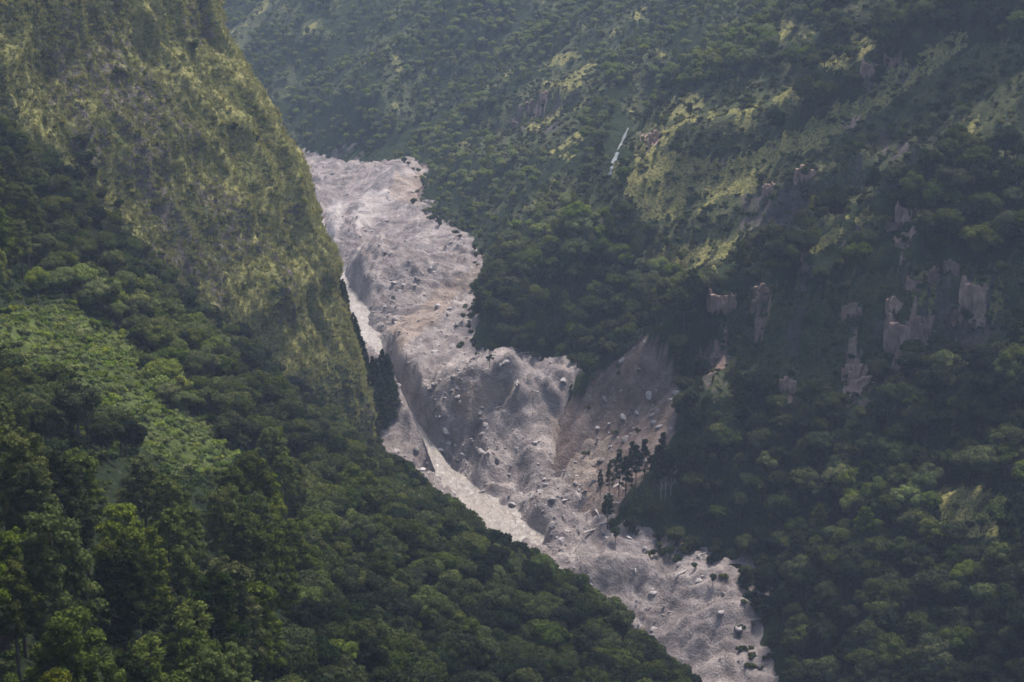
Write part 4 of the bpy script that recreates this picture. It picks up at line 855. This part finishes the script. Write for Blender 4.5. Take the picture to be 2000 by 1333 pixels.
ANCH = [(60,900,'at the left edge under the grassy clearing'),(60,1080,'low on the left edge'),(60,1270,'in the bottom left corner'),(230,1000,'in the pine stand below the clearing'),(230,1150,'in the middle of the pine stand'),(230,1290,'at the bottom of the pine stand'),
 (420,1030,'in the yellow green pine patch'),(430,1180,'just right of the pine stand'),(430,1300,'on the bottom edge by the pines'),(620,1010,'below the tip of the grassy cliff'),(640,1160,'halfway down the near left slope'),(640,1300,'on the bottom edge left of centre'),
 (800,950,'on the rim above the narrow gorge'),(860,1060,'on the rim facing the river pool'),(830,1200,'on the slope left of the river pool'),(830,1310,'on the bottom edge below the river pool'),(980,1120,'on the rim beside the lower river'),(1010,1260,'on the near slope below the lower river'),
 (1160,1250,'at the last point of the near slope'),(1240,1320,'at the bottom tip of the near slope'),(80,620,'on top of the grassy clearing'),(230,720,'in the bright grassy clearing'),(330,830,'at the lower end of the grassy clearing'),(80,460,'in the dark wood above the clearing'),
 (60,780,'in the dark wood below the clearing'),(250,540,'in the dark wood under the grassy cliff'),(450,660,'along the foot of the grassy cliff'),(600,850,'in the wood at the cliff tip'),(450,820,'in the wood right of the clearing'),(90,260,'on the left end of the grassy cliff'),
 (100,80,'at the top left corner of the cliff'),(280,100,'on the upper grassy cliff'),(420,60,'at the top of the cliff edge'),(500,230,'on the cliff edge facing the far slope'),(350,300,'in the middle of the grassy cliff'),(560,400,'on the bright cliff face near its edge'),
 (450,480,'on the lower grassy cliff'),(640,530,'on the bulge of the cliff edge'),(620,700,'near the bottom of the grassy cliff'),(700,700,'at the cliff foot beside the silt'),(745,800,'where the cliff meets the silt'),
 (700,380,'on the far pale silt'),(800,480,'on the upper silt flat'),(720,560,'around the dark silt mound'),(880,560,'below the point of the dark wood'),(800,650,'on the silt by the upper river bend'),(820,770,'on the broken silt beside the brown hollow'),(930,770,'in the brown hollow'),
 (1040,760,'on the crest of the silt dam'),(960,710,'under the tip of the dark wood'),(800,890,'on the smooth silt tongue'),(900,880,'in the rubble above the gorge'),(1030,880,'on the face of the silt dam'),(1180,860,'on the lower landslide scar'),(1240,740,'high on the reddish landslide scar'),(1120,980,'in the rubble foot of the scar'),
 (950,1000,'beside the river pool'),(1050,1060,'where the river pool spills over'),(1200,1090,'on the upper rim of the silt fan'),(1130,1160,'on the left side of the silt fan'),(1260,1180,'in the middle of the silt fan'),(1400,1190,'along the right rim of the fan'),(1350,1290,'at the bottom of the silt fan'),(1230,960,'on the spur beside the landslide scar'),
 (1080,620,'in the dark wood above the dam'),(1180,720,'in the wood left of the scar'),(1300,600,'in the wood above the scar'),(1000,560,'on the point of the dark wood'),(1330,860,'at the right edge of the scar'),(1400,780,'at the left foot of the rock bluffs'),(1420,660,'on the left rock bluffs'),(1560,660,'on the middle rock bluffs'),(1690,740,'by the paired pale rock streaks'),
 (1770,680,'around the pink rock face'),(1900,650,'on the right end of the bluffs'),(1560,820,'in the wood below the middle bluffs'),(1780,830,'in the wood below the pink rock'),(1940,820,'at the right edge below the bluffs'),(1300,1060,'in the wood behind the fan rim'),(1400,960,'in the dark wood right of the spur'),
 (1420,1080,'in the wood above the right fan rim'),(1520,980,'around the big rounded crown'),(1640,1030,'among the lime green trees'),(1760,980,'left of the bright right edge trees'),(1900,980,'among the bright trees on the right edge'),(1520,1180,'in the wood right of the fan'),(1560,1300,'on the bottom edge right of the fan'),(1700,1150,'halfway down the lower right wood'),
 (1740,1300,'on the bottom edge of the right wood'),(1880,1130,'below the bright right edge trees'),(1920,1290,'in the bottom right corner'),(1100,470,'on the wooded rib above the silt'),(900,370,'in the wood beside the far silt'),(1250,400,'below the bright grassy crest'),(1300,270,'on the bright grassy crest'),(1400,500,'on the scrub slope under the crest'),
 (1600,430,'on the rocky scrub slope'),(1500,330,'along the long grassy ridge'),(1800,450,'beside the lone pale outcrop'),(1700,560,'on the wooded shelf above the bluffs'),(1900,520,'on the wooded shelf at right'),(1850,330,'in the wood at the upper right'),(1750,170,'along the upper grassy ridge'),(1930,120,'in the top right corner'),
 (1500,120,'in the wood at the top right of centre'),(1200,130,'in the wood at the top centre'),(1200,300,'beside the waterfall'),(1050,220,'around the small grey crags'),(850,180,'on the hazy slope above the far silt'),(620,180,'on the blue hazy slope behind the cliff'),(950,50,'at the top of the hazy slope')]
AXY = np.array([(a[0], a[1]) for a in ANCH], float)
ORD = 'first second third fourth fifth sixth seventh eighth ninth tenth eleventh twelfth thirteenth fourteenth fifteenth sixteenth seventeenth eighteenth nineteenth twentieth'.split()
ORD += ['twenty-' + o for o in ORD[:9]] + ['thirtieth'] + ['thirty-' + o for o in ORD[:9]] + ['fortieth'] + ['forty-' + o for o in ORD[:9]] + ['fiftieth'] + ['fifty-' + o for o in ORD[:9]]
def tone(i):
    if RUST[i]: return 'rust brown'
    if KD[i] == 'crag': return ('small', 'broad')[int(SCL[i] > 3.5)]
    if KD[i] in ('rock', 'log', 'dead'): return ('small', 'middling', 'large')[int(SCL[i] > 0.8) + int(SCL[i] > 1.6)]
    return ('dark green', 'mid green', 'light green', 'yellow green')[int(TNT[i] > 0.12) + int(TNT[i] > 0.3) + int(TNT[i] > 0.5)]
def place_single(i):
    k = KD[i]; kd = KINDS[k][VA[i]]; nm, ct = NAMES[k][:2]
    if kd.trunk is not None:
        o = bpy.data.objects.new(nm, None); o.empty_display_size = 0.5; COL.objects.link(o)
        for pn_, me_ in (('crown', kd.crown), ('trunk', kd.trunk)):
            c = link(pn_, me_, None, o)
            if pn_ == 'crown': c['tint'] = float(TNT[i])
            if pn_ == 'crown' and RUST[i]: c.data = me_.copy(); c.data.materials[0] = M_RED; c['tint'] = 0.5
    else:
        o = link(nm, kd.crown); o['tint'] = float(TNT[i])
    o.location = (PX_[i], PY_[i], PZ_[i]); o.rotation_euler = (0, 0, ROT[i]); o.scale = (SCL[i],) * 3; o['category'] = ct
    if k == 'rock':
        h3 = (math.sin(i * 12.9) * .5, math.sin(i * 7.3) * .5, ROT[i]); o.rotation_euler = h3
    return o
BINS = {}
for i in np.nonzero(SINGLE)[0]:
    a = int(np.argmin((AXY[:, 0] - ppx[i]) ** 2 + (AXY[:, 1] - ppy[i]) ** 2)); BINS.setdefault((str(KD[i]), a, tone(i)), []).append(i)
for (k, a, tn_), L_ in BINS.items():
    nb_ = 1 if len(L_) <= 10 else (2 if len(L_) <= 22 else (3 if len(L_) <= 60 else 5)); L_.sort(key=lambda j: ppy[j])
    PN = {1: [''], 2: ['upper half', 'lower half'], 3: ['upper third', 'middle third', 'lower third'], 5: ['topmost row', 'upper row', 'middle row', 'lower row', 'lowest row']}[nb_]
    cut = [int(round(q * len(L_) / nb_)) for q in range(nb_ + 1)]
    for n, i in [(n, i) for q in range(nb_) for n, i in enumerate(sorted(L_[cut[q]:cut[q + 1]], key=lambda j: ppx[j]))]:
        q_ = max(q for q in range(nb_) if i in L_[cut[q]:cut[q + 1]])
        o = place_single(i); o['group'] = NAMES[k][3]
        w_ = ANCH[a][2]
        if len(L_) == 1: o['label'] = f'{tn_} {NAMES[k][2]} {w_}'
        elif len(L_) == 2: o['label'] = f'{tn_} {NAMES[k][2]} {w_}, ' + ('left', 'right')[n] + ' of two'
        else: o['label'] = f'{tn_} {NAMES[k][2]} {w_}, {ORD[min(n, len(ORD) - 1)]} from left' + (f', {PN[q_]}' if PN[q_] else '')
        if len(o['label'].split()) > 16: o['label'] = o['label'].replace('broadleaf tree', 'tree').replace('yellow green pine patch', 'yellow pine patch').replace('bare dead tree', 'dead tree').replace('pointed conifer', 'conifer').replace('grey boulder', 'boulder').replace(' from left', ' from left')
        if len(o['label'].split()) > 16: o['label'] = o['label'].replace('the ', '', 1)
        if RUST[i]: o['label'] = 'rust brown drying tree at the left edge of the pine stand'; 
# waterfall in the gully
K_ = march(np.array([1228., 1214., 1198., 1190.]), np.array([248., 290., 322., 345.]), lambda a_, b_: right_h(a_, b_, False), 600, 1300, 400)
u_ = np.linspace(0, 1, 60); fx = np.interp(u_, [0, .33, .72, 1], [1228, 1214, 1198, 1190]); fy = 248 + 97 * u_; C_ = march(fx, fy, right_h, 600, 1300, 700)
kk = np.ones(13) / 13; C_ = np.stack([np.convolve(np.pad(C_[:, q_], 6, 'edge'), kk, 'valid') for q_ in range(3)], -1)
C_[:, 0] *= 0.995; C_[:, 1] *= 0.995; C_[:, 2] *= 0.995
XX = np.zeros((60, 7)); YY = XX.copy(); ZZ = XX.copy()
for j in range(7):
    f = (j / 3 - 1) * (0.40 + 0.5 * np.linspace(0, 1, 60) + 0.5 * fbm(np.arange(60) / 6, np.arange(60) * 0, 777, 2))
    XX[:, j] = C_[:, 0] + f; YY[:, j] = C_[:, 1] - 0.4 - 0.5 * (1 - (j / 3 - 1) ** 2); ZZ[:, j] = C_[:, 2] + 0.3
me, _, _ = mesh_grid('waterfall', XX, YY, ZZ)
tw = NT('white_water'); wf = link('waterfall', me, tw.finish(tw.ramp(tw.noise(tw.coord((2, 2, 0.3)), 2, 4), [(0.3, (0.08, 0.09, 0.09)), (0.7, (0.17, 0.185, 0.19))]), 0.95, None, 0.0))
wf['label'] = 'thin white waterfall dropping down the wooded gully'; wf['category'] = 'waterfall'
# ------------------------------------------------------------------ haze
hb = [(-560, -60, -330), (500, 1850, 75)]
x0, y0, z0 = hb[0]; x1, y1, z1 = hb[1]
hm = raw_mesh('haze', [(x0,y0,z0),(x1,y0,z0),(x1,y1,z0),(x0,y1,z0),(x0,y0,z1),(x1,y0,z1),(x1,y1,z1),(x0,y1,z1)], [(0,3,2,1),(4,5,6,7),(0,1,5,4),(1,2,6,5),(2,3,7,6),(3,0,4,7)], [])
ht = NT('haze_air'); pv = ht.node('ShaderNodeVolumePrincipled'); pv.inputs['Color'].default_value = (0.58, 0.72, 1.0, 1); pv.inputs['Density'].default_value = 0.00009; pv.inputs['Anisotropy'].default_value = 0.2
ht.lk(pv.outputs[0], ht.out.inputs['Volume'])
hz = link('haze', hm, ht.m, kind='stuff'); hz['label'] = 'pale blue haze filling the gorge'; hz['category'] = 'haze'
